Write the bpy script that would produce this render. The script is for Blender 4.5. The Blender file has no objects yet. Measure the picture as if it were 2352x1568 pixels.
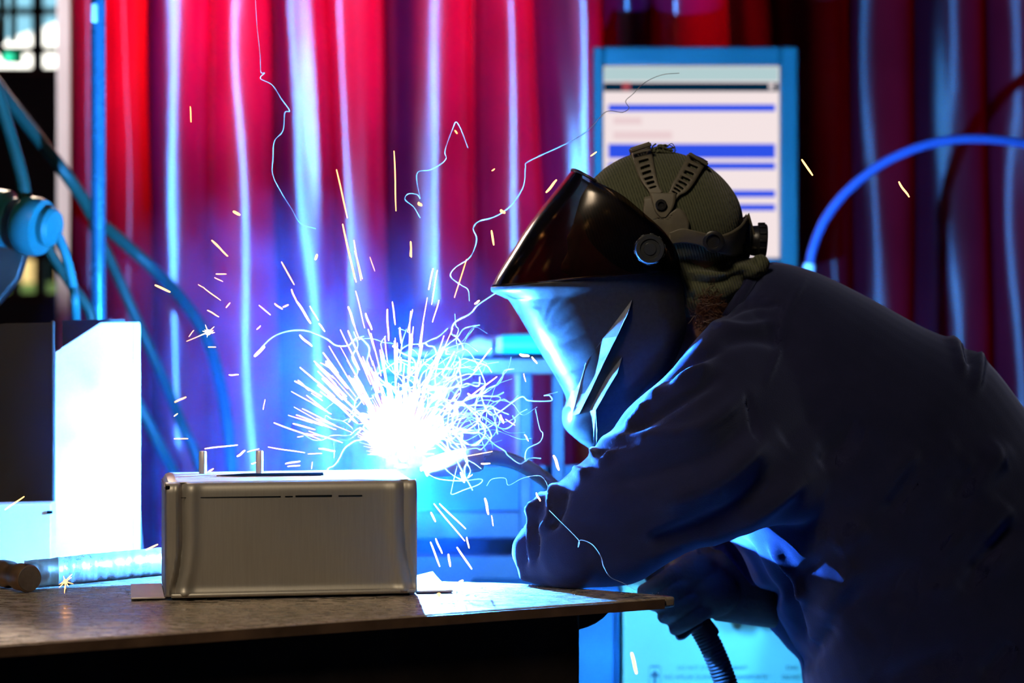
import bpy, bmesh, math, random
import numpy as np
from mathutils import Vector, Matrix, noise
from mathutils.bvhtree import BVHTree

SC = bpy.context.scene
COL = SC.collection
PI = math.pi

# ------------------------------------------------------------------ camera
F = 2352 * 85.0 / 36.0            # focal length in pixels of the 2352 px wide frame
CAM_H = 1.28                      # camera height above the floor
HORIZON = 665.0                   # picture row of the horizon


def P(px, py, d):
    """the point at distance d in front of the camera that the photograph shows at (px, py)"""
    return Vector(((px - 1176.0) * d / F, d, CAM_H - (py - HORIZON) * d / F))


cam_data = bpy.data.cameras.new('camera')
cam = bpy.data.objects.new('camera', cam_data)
COL.objects.link(cam)
cam.location = (0, 0, CAM_H)
cam.rotation_euler = (PI / 2, 0, 0)
cam_data.lens = 85
cam_data.sensor_width = 36
cam_data.shift_y = -(784 - HORIZON) / 2352.0
cam_data.clip_end = 60
cam_data.dof.use_dof = True
cam_data.dof.focus_distance = 3.46
cam_data.dof.aperture_fstop = 3.0
SC.camera = cam

# ------------------------------------------------------------------ colour management, world
SC.view_settings.view_transform = 'Standard'
SC.view_settings.look = 'None'
SC.view_settings.gamma = 1
SC.view_settings.exposure = 0.0
SC.view_settings.use_curve_mapping = False

w = bpy.data.worlds.new('workshop_dark')
SC.world = w
w.use_nodes = True
w.node_tree.nodes['Background'].inputs['Color'].default_value = (0.05, 0.06, 0.1, 1)
w.node_tree.nodes['Background'].inputs['Strength'].default_value = 0.02

# ------------------------------------------------------------------ lights
ARC = P(926, 1044, 3.665)


def lamp(name, kind, loc, power, color, size=0.1, target=None, sizey=None):
    l = bpy.data.lights.new(name, kind)
    l.energy = power
    l.color = color
    if kind == 'AREA':
        l.shape = 'RECTANGLE'
        l.size = size
        l.size_y = sizey or size
    else:
        l.shadow_soft_size = size
    o = bpy.data.objects.new(name, l)
    COL.objects.link(o)
    o.location = loc
    if target is not None:
        o.rotation_euler = (Vector(target) - Vector(loc)).to_track_quat('-Z', 'Y').to_euler()
    return o


ARC_POWER = 13000
lamp('arc_light', 'POINT', ARC, ARC_POWER, (0.052, 0.30, 1.0), 0.008)
# overhead hall lights (warm white), on the camera's side of the bench
lamp('hall_light', 'AREA', (-1.0, 1.2, 3.6), 5.0, (1.0, 0.80, 0.55), 0.5, (-0.35, 3.4, 1.05), 1.2).data.spread = 0.85
# lamp in the next bay, shining through the red curtain
lamp('bay_light', 'AREA', (-0.85, 6.25, 2.25), 46, (1.0, 0.80, 0.62), 1.5, (-0.75, 5.6, 2.05), 0.3).data.spread = 1.9
lamp('bay_light', 'AREA', (0.2, 6.9, 3.1), 16, (1.0, 0.80, 0.62), 1.6, (0.3, 5.6, 1.2), 0.8)
# daylight outside the far windows
lamp('yard_light', 'AREA', (-2.6, 9.6, 4.2), 420, (1.0, 0.97, 0.90), 2.0, (-2.4, 11.0, 1.5), 2.0)

SC.cycles.use_denoising = True
SC.cycles.max_bounces = 7
SC.cycles.diffuse_bounces = 3
SC.cycles.glossy_bounces = 3
SC.cycles.transmission_bounces = 4
SC.cycles.transparent_max_bounces = 10
SC.cycles.volume_bounces = 0
SC.cycles.volume_step_rate = 1.0
SC.cycles.volume_max_steps = 96
SC.cycles.sample_clamp_indirect = 4.0
SC.cycles.caustics_reflective = False
SC.cycles.caustics_refractive = False


# ------------------------------------------------------------------ materials
class NT:
    def __init__(self, name):
        self.m = bpy.data.materials.new(name)
        self.m.use_nodes = True
        self.t = self.m.node_tree
        self.t.nodes.clear()
        self.out = self.t.nodes.new('ShaderNodeOutputMaterial')

    def n(self, kind, **kw):
        nd = self.t.nodes.new(kind)
        for k, v in kw.items():
            if k in nd.inputs:
                nd.inputs[k].default_value = v
            else:
                setattr(nd, k, v)
        return nd

    def l(self, a, b):
        self.t.links.new(a, b)

    def coord(self, scale=(1, 1, 1), kind='Object'):
        c = self.n('ShaderNodeTexCoord')
        mp = self.n('ShaderNodeMapping')
        mp.inputs['Scale'].default_value = scale
        self.l(c.outputs[kind], mp.inputs['Vector'])
        return mp.outputs['Vector']

    def noise(self, scale=5, detail=4, rough=0.5, vec=None, distortion=0.0):
        nz = self.n('ShaderNodeTexNoise')
        nz.inputs['Scale'].default_value = scale
        nz.inputs['Detail'].default_value = detail
        nz.inputs['Roughness'].default_value = rough
        nz.inputs['Distortion'].default_value = distortion
        if vec is not None:
            self.l(vec, nz.inputs['Vector'])
        return nz.outputs['Fac']

    def ramp(self, fac, stops):
        r = self.n('ShaderNodeValToRGB')
        el = r.color_ramp.elements
        while len(el) < len(stops):
            el.new(0.5)
        for e, (p, c) in zip(el, stops):
            e.position = p
            e.color = tuple(c) + (1,) if len(c) == 3 else c
        self.l(fac, r.inputs['Fac'])
        return r.outputs['Color']

    def rng(self, fac, a, b, c, d):
        r = self.n('ShaderNodeMapRange')
        for i, v in enumerate((a, b, c, d)):
            r.inputs[i + 1].default_value = v
        self.l(fac, r.inputs[0])
        return r.outputs[0]

    def bump(self, h, strength=0.3, dist=0.01):
        b = self.n('ShaderNodeBump')
        b.inputs['Strength'].default_value = strength
        b.inputs['Distance'].default_value = dist
        self.l(h, b.inputs['Height'])
        return b.outputs['Normal']

    def pbr(self, **kw):
        return self.n('ShaderNodeBsdfPrincipled', **kw)

    def done(self, sh):
        self.l(sh, self.out.inputs['Surface'])
        return self.m


def simple(name, col, rough=0.5, metal=0.0, var=0.25, nscale=12, bump=0.0, bscale=80, sheen=0.0, spec=0.5, stretch=(1, 1, 1)):
    t = NT(name)
    v = t.coord(stretch)
    f = t.noise(nscale, 5, 0.6, v)
    c = t.ramp(f, [(0.3, [x * (1 - var) for x in col]), (0.7, [min(1, x * (1 + var)) for x in col])])
    p = t.pbr(Metallic=metal)
    p.inputs['Specular IOR Level'].default_value = spec
    t.l(c, p.inputs['Base Color'])
    t.l(t.rng(f, 0.3, 0.7, max(0.02, rough - 0.08), min(1, rough + 0.08)), p.inputs['Roughness'])
    if sheen:
        p.inputs['Sheen Weight'].default_value = sheen
        p.inputs['Sheen Roughness'].default_value = 0.4
    if bump:
        t.l(t.bump(t.noise(bscale, 3, 0.6, v), bump, 0.004), p.inputs['Normal'])
    return t.done(p.outputs[0])


def emit(name, col, strength):
    t = NT(name)
    e = t.n('ShaderNodeEmission')
    e.inputs['Color'].default_value = tuple(col) + (1,)
    e.inputs['Strength'].default_value = strength
    m = t.done(e.outputs[0])
    m.cycles.emission_sampling = 'NONE'
    return m


M = {}


def materials():
    M['concrete'] = simple('concrete', (0.16, 0.15, 0.14), 0.8, var=0.3, nscale=3, bump=0.2, bscale=30)
    M['wall'] = simple('dark_wall_paint', (0.006, 0.009, 0.013), 0.8, nscale=2)
    M['ceiling'] = simple('ceiling_paint', (0.05, 0.05, 0.055), 0.8)
    # brushed sheet steel
    t = NT('sheet_steel')
    v = t.coord((4, 4, 60))
    f = t.noise(6, 5, 0.6, t.coord((60, 60, 3)))
    g = t.noise(7, 4, 0.6, t.coord())
    c = t.ramp(f, [(0.3, (0.335, 0.315, 0.275)), (0.7, (0.37, 0.35, 0.31))])
    p = t.pbr(Metallic=0.55)
    t.l(c, p.inputs['Base Color'])
    t.l(t.rng(g, 0.3, 0.7, 0.42, 0.56), p.inputs['Roughness'])
    t.l(t.bump(f, 0.015, 0.002), p.inputs['Normal'])
    M['steel'] = t.done(p.outputs[0])
    M['steel_top'] = simple('mill_steel', (0.72, 0.68, 0.66), 0.42, 0.35, 0.08, 20, 0.05, 120)
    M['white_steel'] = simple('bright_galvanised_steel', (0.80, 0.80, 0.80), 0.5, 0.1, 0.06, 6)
    M['dark_steel'] = simple('blackened_steel', (0.06, 0.045, 0.035), 0.45, 0.6, 0.35, 9, 0.15, 60)
    M['unlit_panel'] = simple('unlit_sheet_panel', (0.055, 0.048, 0.042), 0.55, 0.2, 0.1, 4)  # darkened copy of the sheet, shade of the housing's unlit sides in its colour
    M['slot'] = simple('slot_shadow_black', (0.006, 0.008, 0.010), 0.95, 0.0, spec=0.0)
    # bench top: worn brown steel
    t = NT('bench_plate')
    v = t.coord((2.2, 4, 4))
    a = t.noise(4, 7, 0.6, v, 0.9)
    b = t.noise(22, 6, 0.7, t.coord((1.2, 3, 3)))
    c = t.ramp(a, [(0.30, (0.29, 0.215, 0.155)), (0.50, (0.38, 0.305, 0.23)), (0.72, (0.48, 0.40, 0.32))])
    p = t.pbr(Metallic=0.25)
    t.l(c, p.inputs['Base Color'])
    t.l(t.rng(b, 0.38, 0.62, 0.13, 0.42), p.inputs['Roughness'])
    t.l(t.bump(b, 0.018, 0.003), p.inputs['Normal'])
    M['bench'] = t.done(p.outputs[0])
    M['bench_edge'] = simple('rusty_plate_edge', (0.13, 0.075, 0.045), 0.55, 0.4, 0.4, 14, 0.2, 60)
    M['foil'] = simple('silver_tape', (0.72, 0.72, 0.74), 0.30, 0.75, 0.12, 30, 0.35, 40)
    M['brass'] = simple('worn_bronze', (0.32, 0.20, 0.12), 0.38, 0.8, 0.25, 20, 0.1, 70)
    M['mallet_face'] = simple('dull_hammer_face', (0.14, 0.12, 0.10), 0.6, 0.5, 0.3, 40, 0.2, 90)
    M['grit'] = simple('metal_grit', (0.32, 0.27, 0.22), 0.5, 0.4, 0.5, 200)
    # clothing
    t = NT('navy_twill')
    v = t.coord()
    f = t.noise(500, 2, 0.6, v)
    g = t.noise(14, 4, 0.6, v)
    c = t.ramp(g, [(0.3, (0.010, 0.011, 0.044)), (0.7, (0.016, 0.017, 0.060))])
    p = t.pbr(Roughness=0.85)
    p.inputs['Sheen Weight'].default_value = 1.0
    p.inputs['Sheen Tint'].default_value = (0.40, 0.50, 1.0, 1)
    p.inputs['Sheen Roughness'].default_value = 0.5
    p.inputs['Specular IOR Level'].default_value = 0.15
    t.l(c, p.inputs['Base Color'])
    t.l(t.bump(f, 0.25, 0.0015), p.inputs['Normal'])
    M['navy'] = t.done(p.outputs[0])
    M['trousers'] = simple('black_work_cloth', (0.015, 0.016, 0.024), 0.9, sheen=0.2)
    M['leather'] = simple('dark_glove_leather', (0.045, 0.035, 0.030), 0.65, var=0.4, nscale=30, bump=0.35, bscale=120)
    M['boot'] = simple('black_boot_leather', (0.02, 0.018, 0.016), 0.5, bump=0.2)
    M['skin'] = simple('skin', (0.30, 0.15, 0.11), 0.55, nscale=30)  # darkened, the shade under the shield is in the colour
    M['hair'] = simple('ginger_hair', (0.10, 0.035, 0.015), 0.5, nscale=60)
    # ribbed knit
    t = NT('olive_rib_knit')
    wv = t.n('ShaderNodeTexWave')
    wv.wave_type = 'BANDS'
    wv.bands_direction = 'X'
    wv.inputs['Scale'].default_value = 75
    wv.inputs['Distortion'].default_value = 1.2
    wv.inputs['Detail'].default_value = 1.5
    wv.inputs['Detail Scale'].default_value = 0.4
    c0 = t.n('ShaderNodeTexCoord')
    mp = t.n('ShaderNodeMapping')
    mp.inputs['Rotation'].default_value = (0, 0.3, 0)
    t.l(c0.outputs['Object'], mp.inputs['Vector'])
    t.l(mp.outputs['Vector'], wv.inputs['Vector'])
    nz = t.noise(160, 3, 0.6, mp.outputs['Vector'])
    ad = t.n('ShaderNodeMath', operation='ADD')
    t.l(wv.outputs['Fac'], ad.inputs[0])
    t.l(nz, ad.inputs[1])
    c = t.ramp(ad.outputs[0], [(0.35, (0.045, 0.054, 0.032)), (1.0, (0.118, 0.128, 0.078))])
    p = t.pbr(Roughness=0.9)
    p.inputs['Sheen Weight'].default_value = 0.3
    p.inputs['Specular IOR Level'].default_value = 0.1
    t.l(c, p.inputs['Base Color'])
    t.l(t.bump(ad.outputs[0], 0.5, 0.0025), p.inputs['Normal'])
    M['knit'] = t.done(p.outputs[0])
    M['strap'] = simple('grey_olive_plastic', (0.15, 0.135, 0.10), 0.5, var=0.2, nscale=40)
    M['black_plastic'] = simple('black_plastic', (0.02, 0.02, 0.022), 0.35)
    M['knob'] = simple('black_knob_plastic', (0.05, 0.055, 0.06), 0.3)
    # dark shell of the face shield
    t = NT('shield_black')
    f = t.noise(160, 5, 0.65, t.coord())
    p = t.pbr(Roughness=0.3)
    t.l(t.ramp(f, [(0.35, (0.033, 0.036, 0.042)), (0.7, (0.045, 0.048, 0.055))]), p.inputs['Base Color'])
    t.l(t.rng(f, 0.3, 0.7, 0.30, 0.40), p.inputs['Roughness'])
    p.inputs['Specular IOR Level'].default_value = 0.3
    M['shell'] = t.done(p.outputs[0])
    M['shell_rib'] = simple('pale_shield_rib', (0.20, 0.22, 0.25), 0.4, var=0.3, nscale=60)  # ribs paler than the dark shell
    # smoked clear visor
    t = NT('smoked_visor')
    tr = t.n('ShaderNodeBsdfTransparent')
    tr.inputs['Color'].default_value = (0.46, 0.37, 0.31, 1)
    gl = t.n('ShaderNodeBsdfGlossy')
    gl.inputs['Roughness'].default_value = 0.16
    fr = t.n('ShaderNodeFresnel')
    fr.inputs['IOR'].default_value = 1.5
    mx = t.n('ShaderNodeMixShader')
    t.l(fr.outputs[0], mx.inputs[0])
    t.l(tr.outputs[0], mx.inputs[1])
    t.l(gl.outputs[0], mx.inputs[2])
    M['visor'] = t.done(mx.outputs[0])
    # curtain: red translucent pvc, rippled across so that highlights smear up and down
    for key, nm, gloss, kk in (('curtain', 'red_pvc', 0.14, 0.8), ('old_curtain', 'dull_old_red_pvc', 0.018, 0.22), ('lap', 'fold_shade_pvc', 0.03, 0.3)):
        t = NT(nm)
        cl = t.noise(2.2, 5, 0.6, t.coord((1, 1, 0.6)))
        rip = t.noise(4, 4, 0.6, t.coord((0.6, 0.6, 14)))
        nb = t.bump(rip, 0.10, 0.02)
        df = t.n('ShaderNodeBsdfDiffuse')
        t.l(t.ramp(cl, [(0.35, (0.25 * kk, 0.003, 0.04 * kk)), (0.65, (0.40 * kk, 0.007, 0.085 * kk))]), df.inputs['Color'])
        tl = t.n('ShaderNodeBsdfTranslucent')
        tk = 0.12 if key == 'lap' else 1.0  # dark copy of the sheet, paints the shade of steep pleat sides
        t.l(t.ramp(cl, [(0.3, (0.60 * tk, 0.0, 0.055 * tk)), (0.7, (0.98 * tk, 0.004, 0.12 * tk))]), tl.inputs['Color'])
        mx = t.n('ShaderNodeMixShader')
        mx.inputs[0].default_value = 0.5
        t.l(df.outputs[0], mx.inputs[1])
        t.l(tl.outputs[0], mx.inputs[2])
        gl = t.n('ShaderNodeBsdfAnisotropic')
        gl.inputs['Roughness'].default_value = 0.36
        gl.inputs['Anisotropy'].default_value = -0.74
        tg = t.n('ShaderNodeTangent')
        tg.direction_type = 'UV_MAP'
        tg.uv_map = 'sheet'
        t.l(tg.outputs[0], gl.inputs['Tangent'])
        t.l(nb, gl.inputs['Normal'])
        m2 = t.n('ShaderNodeMixShader')
        m2.inputs[0].default_value = gloss
        t.l(mx.outputs[0], m2.inputs[1])
        t.l(gl.outputs[0], m2.inputs[2])
        M[key] = t.done(m2.outputs[0])
    M['painted_blue'] = simple('light_machine_paint', (0.02, 0.15, 0.15), 0.4, var=0.06)
    M['terminal'] = simple('terminal_blue_paint', (0.018, 0.13, 0.13), 0.45, var=0.06)
    M['rack'] = simple('rack_blue_paint', (0.002, 0.009, 0.034), 0.5, var=0.1)
    M['painted_white'] = simple('white_paint', (0.75, 0.72, 0.72), 0.5, var=0.05)
    M['galv'] = simple('galvanised_tube', (0.05, 0.20, 0.30), 0.26, 0.6, 0.1)
    M['hose'] = simple('blue_hose_rubber', (0.05, 0.08, 0.26), 0.4, var=0.05)
    M['cable'] = simple('grey_cable_rubber', (0.008, 0.046, 0.028), 0.5, var=0.1)
    M['black_hose'] = simple('black_corrugated_rubber', (0.03, 0.03, 0.036), 0.5, spec=0.25)
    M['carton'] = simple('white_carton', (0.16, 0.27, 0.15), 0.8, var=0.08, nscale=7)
    M['ink'] = simple('dark_print', (0.012, 0.04, 0.04), 0.7)
    M['blue_bin'] = simple('blue_painted_steel', (0.006, 0.07, 0.14), 0.5, var=0.35, nscale=8)
    M['teal'] = simple('teal_plastic', (0.02, 0.62, 0.42), 0.35, var=0.1)
    M['cloth'] = simple('pale_cotton_cloth', (0.72, 0.68, 0.60), 0.85, var=0.1)
    M['copper'] = simple('copper_nozzle', (0.55, 0.42, 0.36), 0.4, 0.5, 0.15)
    M['neck_metal'] = simple('swan_neck_steel', (0.45, 0.50, 0.52), 0.28, 0.7, 0.1)
    M['screen'] = emit('lit_screen_white', (0.96, 0.82, 0.82), 0.95)
    M['screen_blue'] = emit('lit_screen_blue', (0.03, 0.09, 0.85), 0.95)
    M['screen_dark'] = emit('lit_screen_navy', (0.0, 0.03, 0.08), 0.6)
    M['screen_red'] = emit('lit_screen_red', (0.75, 0.12, 0.14), 0.7)
    M['screen_teal'] = emit('lit_screen_teal', (0.50, 0.68, 0.70), 0.9)
    M['screen_pink'] = emit('lit_screen_faint_pink', (0.92, 0.70, 0.72), 0.9)
    M['spark'] = emit('white_hot_spark', (1.0, 0.62, 0.36), 6.0)
    M['ember'] = emit('orange_spark', (1.0, 0.46, 0.13), 4.5)
    M['arc_core'] = emit('arc_plasma', (0.75, 0.9, 1.0), 40.0)
    M['led'] = emit('green_lamp', (0.05, 0.9, 0.5), 1.4)
    M['outside_white'] = simple('sunlit_white_wall', (0.85, 0.85, 0.82), 0.8, var=0.05)
    M['outside_yellow'] = simple('sunlit_ochre_wall', (0.78, 0.55, 0.22), 0.8, var=0.1)
    M['outside_green'] = simple('grass_bank', (0.10, 0.18, 0.04), 0.9, var=0.3)
    M['outside_blue'] = simple('slate_blue_cladding', (0.10, 0.28, 0.40), 0.7, var=0.1)
    # fume threads
    t = NT('fume_thread')
    d = t.n('ShaderNodeBsdfDiffuse')
    d.inputs['Color'].default_value = (0.8, 0.85, 0.9, 1)
    tl = t.n('ShaderNodeBsdfTranslucent')
    tl.inputs['Color'].default_value = (0.8, 0.85, 0.9, 1)
    tp = t.n('ShaderNodeBsdfTransparent')
    m1 = t.n('ShaderNodeMixShader')
    t.l(d.outputs[0], m1.inputs[1])
    t.l(tl.outputs[0], m1.inputs[2])
    m2 = t.n('ShaderNodeMixShader')
    m2.inputs[0].default_value = 0.7
    t.l(tp.outputs[0], m2.inputs[1])
    t.l(m1.outputs[0], m2.inputs[2])
    M['thread'] = t.done(m2.outputs[0])


materials()


# ------------------------------------------------------------------ mesh helpers
class MB:
    def __init__(self):
        self.v = []
        self.f = []

    def add(self, vs, fs):
        b = len(self.v)
        self.v += [tuple(x) for x in vs]
        self.f += [tuple(i + b for i in f) for f in fs]
        return self

    def box(self, c, s, rot=None):
        c = Vector(c)
        vs = []
        for z in (-1, 1):
            for y in (-1, 1):
                for x in (-1, 1):
                    q = Vector((x * s[0] / 2, y * s[1] / 2, z * s[2] / 2))
                    if rot is not None:
                        q = rot @ q
                    vs.append(c + q)
        return self.add(vs, [(0, 2, 3, 1), (4, 5, 7, 6), (0, 1, 5, 4), (2, 6, 7, 3), (0, 4, 6, 2), (1, 3, 7, 5)])

    def rings(self, rs, cap0=True, cap1=True, close=False):
        n = len(rs[0])
        vs = [p for r in rs for p in r]
        fs = []
        k = len(rs)
        for i in range(k if close else k - 1):
            a, b = i * n, ((i + 1) % k) * n
            for j in range(n):
                j2 = (j + 1) % n
                fs.append((a + j, a + j2, b + j2, b + j))
        if not close:
            if cap0:
                fs.append(tuple(range(n - 1, -1, -1)))
            if cap1:
                fs.append(tuple(range((k - 1) * n, k * n)))
        return self.add(vs, fs)

    def tube(self, pts, r, n=10, round_ends=True):
        pts = [Vector(p) for p in pts]
        if not hasattr(r, '__len__'):
            r = [r] * len(pts)
        if round_ends:
            d0 = (pts[0] - pts[1]).normalized()
            d1 = (pts[-1] - pts[-2]).normalized()
            p0 = [(pts[0] + d0 * r[0] * q, r[0] * s) for q, s in ((0.95, 0.3), (0.7, 0.71), (0.38, 0.92))]
            p1 = [(pts[-1] + d1 * r[-1] * q, r[-1] * s) for q, s in ((0.38, 0.92), (0.7, 0.71), (0.95, 0.3))]
            pts = [p for p, _ in p0] + pts + [p for p, _ in p1]
            r = [s for _, s in p0] + list(r) + [s for _, s in p1]
        rs = []
        u = None
        for i, p in enumerate(pts):
            t = (pts[min(i + 1, len(pts) - 1)] - pts[max(i - 1, 0)])
            t = t.normalized() if t.length > 1e-9 else Vector((0, 0, 1))
            if u is None:
                u = t.orthogonal().normalized()
            else:
                u = (u - t * u.dot(t))
                u = u.normalized() if u.length > 1e-6 else t.orthogonal().normalized()
            wv = t.cross(u)
            rs.append([p + (u * math.cos(2 * PI * j / n) + wv * math.sin(2 * PI * j / n)) * r[i] for j in range(n)])
        return self.rings(rs)

    def lathe(self, origin, axis, prof, n=32):
        """prof: list of (distance along axis, radius)"""
        axis = Vector(axis).normalized()
        u = axis.orthogonal().normalized()
        wv = axis.cross(u)
        o = Vector(origin)
        return self.rings([[o + axis * h + (u * math.cos(2 * PI * j / n) + wv * math.sin(2 * PI * j / n)) * max(r, 1e-4)
                            for j in range(n)] for h, r in prof])

    def prism(self, poly, off):
        off = Vector(off)
        n = len(poly)
        a = [Vector(p) for p in poly]
        vs = a + [p + off for p in a]
        fs = [tuple(range(n - 1, -1, -1)), tuple(range(n, 2 * n))]
        fs += [(j, (j + 1) % n, n + (j + 1) % n, n + j) for j in range(n)]
        return self.add(vs, fs)

    def ball(self, c, r, nu=20, nv=12):
        c = Vector(c)
        r = Vector(r) if hasattr(r, '__len__') else Vector((r, r, r))
        rs = []
        for i in range(nv + 1):
            a = PI * (0.02 + 0.96 * i / nv)
            rs.append([c + Vector((r.x * math.sin(a) * math.cos(2 * PI * j / nu), r.y * math.sin(a) * math.sin(2 * PI * j / nu), r.z * math.cos(a)))
                       for j in range(nu)])
        return self.rings(rs)

    def grid(self, g, thick=None, flip=False):
        nu, nv = len(g), len(g[0])
        vs = [p for row in g for p in row]
        fs = [(i * nv + j, i * nv + j + 1, (i + 1) * nv + j + 1, (i + 1) * nv + j) for i in range(nu - 1) for j in range(nv - 1)]
        return self.add(vs, fs)


def make(name, mb, mat, parent=None, smooth=True, bevel=0.0, seg=2, solid=0.0, subd=0, offset=-1.0, weld=False):
    me = bpy.data.meshes.new(name)
    me.from_pydata([tuple(v) for v in mb.v], [], mb.f)
    bm = bmesh.new()
    bm.from_mesh(me)
    if weld:
        bmesh.ops.remove_doubles(bm, verts=bm.verts, dist=1e-5)
    if not solid:
        bmesh.ops.recalc_face_normals(bm, faces=bm.faces)
    bm.to_mesh(me)
    bm.free()
    me.materials.append(M[mat] if isinstance(mat, str) else mat)
    o = bpy.data.objects.new(name, me)
    COL.objects.link(o)
    if parent is not None:
        o.parent = parent
        o.matrix_parent_inverse = parent_inv(parent)
    if solid:
        md = o.modifiers.new('solid', 'SOLIDIFY')
        md.thickness = solid
        md.offset = offset
    if bevel:
        md = o.modifiers.new('bevel', 'BEVEL')
        md.width = bevel
        md.segments = seg
        md.limit_method = 'ANGLE'
    if subd:
        md = o.modifiers.new('subd', 'SUBSURF')
        md.levels = subd
        md.render_levels = subd
    if smooth:
        me.polygons.foreach_set('use_smooth', [True] * len(me.polygons))
        if not subd:
            try:
                me.set_sharp_from_angle(angle=math.radians(38))
            except Exception:
                pass
    return o


def parent_inv(p):
    """children are built in world coordinates"""
    return Matrix.Translation(-p.location)


def tag(o, label=None, cat=None, group=None, kind=None):
    if label:
        o['label'] = label
    if cat:
        o['category'] = cat
    if group:
        o['group'] = group
    if kind:
        o['kind'] = kind
    return o


def thing(name, label, cat, loc, group=None):
    o = bpy.data.objects.new(name, None)
    o.empty_display_size = 0.05
    COL.objects.link(o)
    o.location = loc
    return tag(o, label, cat, group)


def spline(pts, k=8):
    """Catmull-Rom through the points"""
    pts = [Vector(p) for p in pts]
    if len(pts) < 3:
        return pts
    q = [pts[0] * 2 - pts[1]] + pts + [pts[-1] * 2 - pts[-2]]
    out = []
    for i in range(1, len(q) - 2):
        p0, p1, p2, p3 = q[i - 1], q[i], q[i + 1], q[i + 2]
        for j in range(k):
            t = j / k
            out.append(0.5 * ((2 * p1) + (p2 - p0) * t + (2 * p0 - 5 * p1 + 4 * p2 - p3) * t * t + (3 * p1 - p0 - 3 * p2 + p3) * t ** 3))
    out.append(pts[-1])
    return out


def pair_loft(pairs, n=28, e=0.9, sub=4):
    """pairs: (x0,y0,x1,y1,d,halfdepth): cross sections between two outline points of the photograph, at depth d"""
    arr = [Vector((a, b, c)) for a, b, c in []]
    A = spline([P(p[0], p[1], p[4]) for p in pairs], sub)
    B = spline([P(p[2], p[3], p[4]) for p in pairs], sub)
    H = spline([Vector((p[5], 0, 0)) for p in pairs], sub)
    rs = []
    for a, b, h in zip(A, B, H):
        c = (a + b) / 2
        u = (a - b) / 2
        ring = []
        for j in range(n):
            t = 2 * PI * j / n
            ct, st = math.cos(t), math.sin(t)
            ct = math.copysign(abs(ct) ** e, ct)
            st = math.copysign(abs(st) ** e, st)
            ring.append(c + u * ct + Vector((0, h.x * st, 0)))
        rs.append(ring)
    return rs


def remeshed(name, mb, voxel, smooth=6):
    me = bpy.data.meshes.new(name)
    me.from_pydata([tuple(v) for v in mb.v], [], mb.f)
    bm = bmesh.new()
    bm.from_mesh(me)
    bmesh.ops.recalc_face_normals(bm, faces=bm.faces)
    bm.to_mesh(me)
    bm.free()
    o = bpy.data.objects.new(name, me)
    COL.objects.link(o)
    r = o.modifiers.new('r', 'REMESH')
    r.mode = 'VOXEL'
    r.voxel_size = voxel
    if smooth:
        s = o.modifiers.new('s', 'SMOOTH')
        s.factor = 0.5
        s.iterations = smooth
    dg = bpy.context.evaluated_depsgraph_get()
    dg.update()
    res = bpy.data.meshes.new_from_object(o.evaluated_get(dg))
    bpy.data.objects.remove(o)
    res.name = name
    res.polygons.foreach_set('use_smooth', [True] * len(res.polygons))
    return res


def link_mesh(name, me, mat, parent=None):
    me.materials.clear()
    me.materials.append(M[mat])
    o = bpy.data.objects.new(name, me)
    COL.objects.link(o)
    if parent is not None:
        o.parent = parent
        o.matrix_parent_inverse = parent_inv(parent)
    return o


def sculpt(me, strokes, facing=None):
    """raise or press the surface along strokes: (points of the photograph, width px, height m)"""
    n = len(me.vertices)
    co = np.empty(n * 3)
    me.vertices.foreach_get('co', co)
    co = co.reshape(-1, 3)
    no = np.array([v.normal[:] for v in me.vertices])
    px = 1176 + co[:, 0] / co[:, 1] * F
    py = HORIZON + (CAM_H - co[:, 2]) / co[:, 1] * F
    disp = np.zeros(n)
    for pts, wd, h in strokes:
        pl = [Vector((x, y, 0)) for x, y in pts]
        if len(pl) > 2:
            pl = spline(pl, 5)
        best = np.full(n, 1e9)
        along = np.zeros(n)
        L = len(pl) - 1
        for i in range(L):
            a, b = pl[i], pl[i + 1]
            dx, dy = b.x - a.x, b.y - a.y
            q = dx * dx + dy * dy + 1e-9
            t = np.clip(((px - a.x) * dx + (py - a.y) * dy) / q, 0, 1)
            dd = np.hypot(px - (a.x + t * dx), py - (a.y + t * dy))
            m = dd < best
            best[m] = dd[m]
            along[m] = (i + t[m]) / L
        fade = np.clip(np.minimum(along, 1 - along) * 5 + 0.25, 0, 1)
        wgt = h * np.exp(-(best / wd) ** 2) * fade
        disp += np.where(no[:, 1] < 0.35, wgt, 0)
    co += no * disp[:, None]
    me.vertices.foreach_set('co', co.ravel())
    me.update()


# ================================================================== the setting
def struct(name, mb, mat, **kw):
    o = make(name, mb, mat, None, smooth=False, **kw)
    return tag(o, kind='structure')


struct('floor', MB().box((0, 6, -0.05), (16, 20, 0.1)), 'concrete')
struct('ceiling', MB().box((0, 6, 4.85), (16, 20, 0.1)), 'ceiling')
struct('wall_right', MB().box((7.0, 6, 2.4), (0.1, 20, 4.8)), 'wall')
struct('wall_left', MB().box((-7.0, 6, 2.4), (0.1, 20, 4.8)), 'wall')
struct('wall_front', MB().box((0, -3.5, 2.4), (14, 0.1, 4.8)), 'wall')

# far wall at 8 m with two window openings seen past the end of the curtain
WD = 8.0


def wx(px, d=WD):
    return (px - 1176.0) * d / F


def wz(py, d=WD):
    return CAM_H - (py - HORIZON) * d / F


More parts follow.
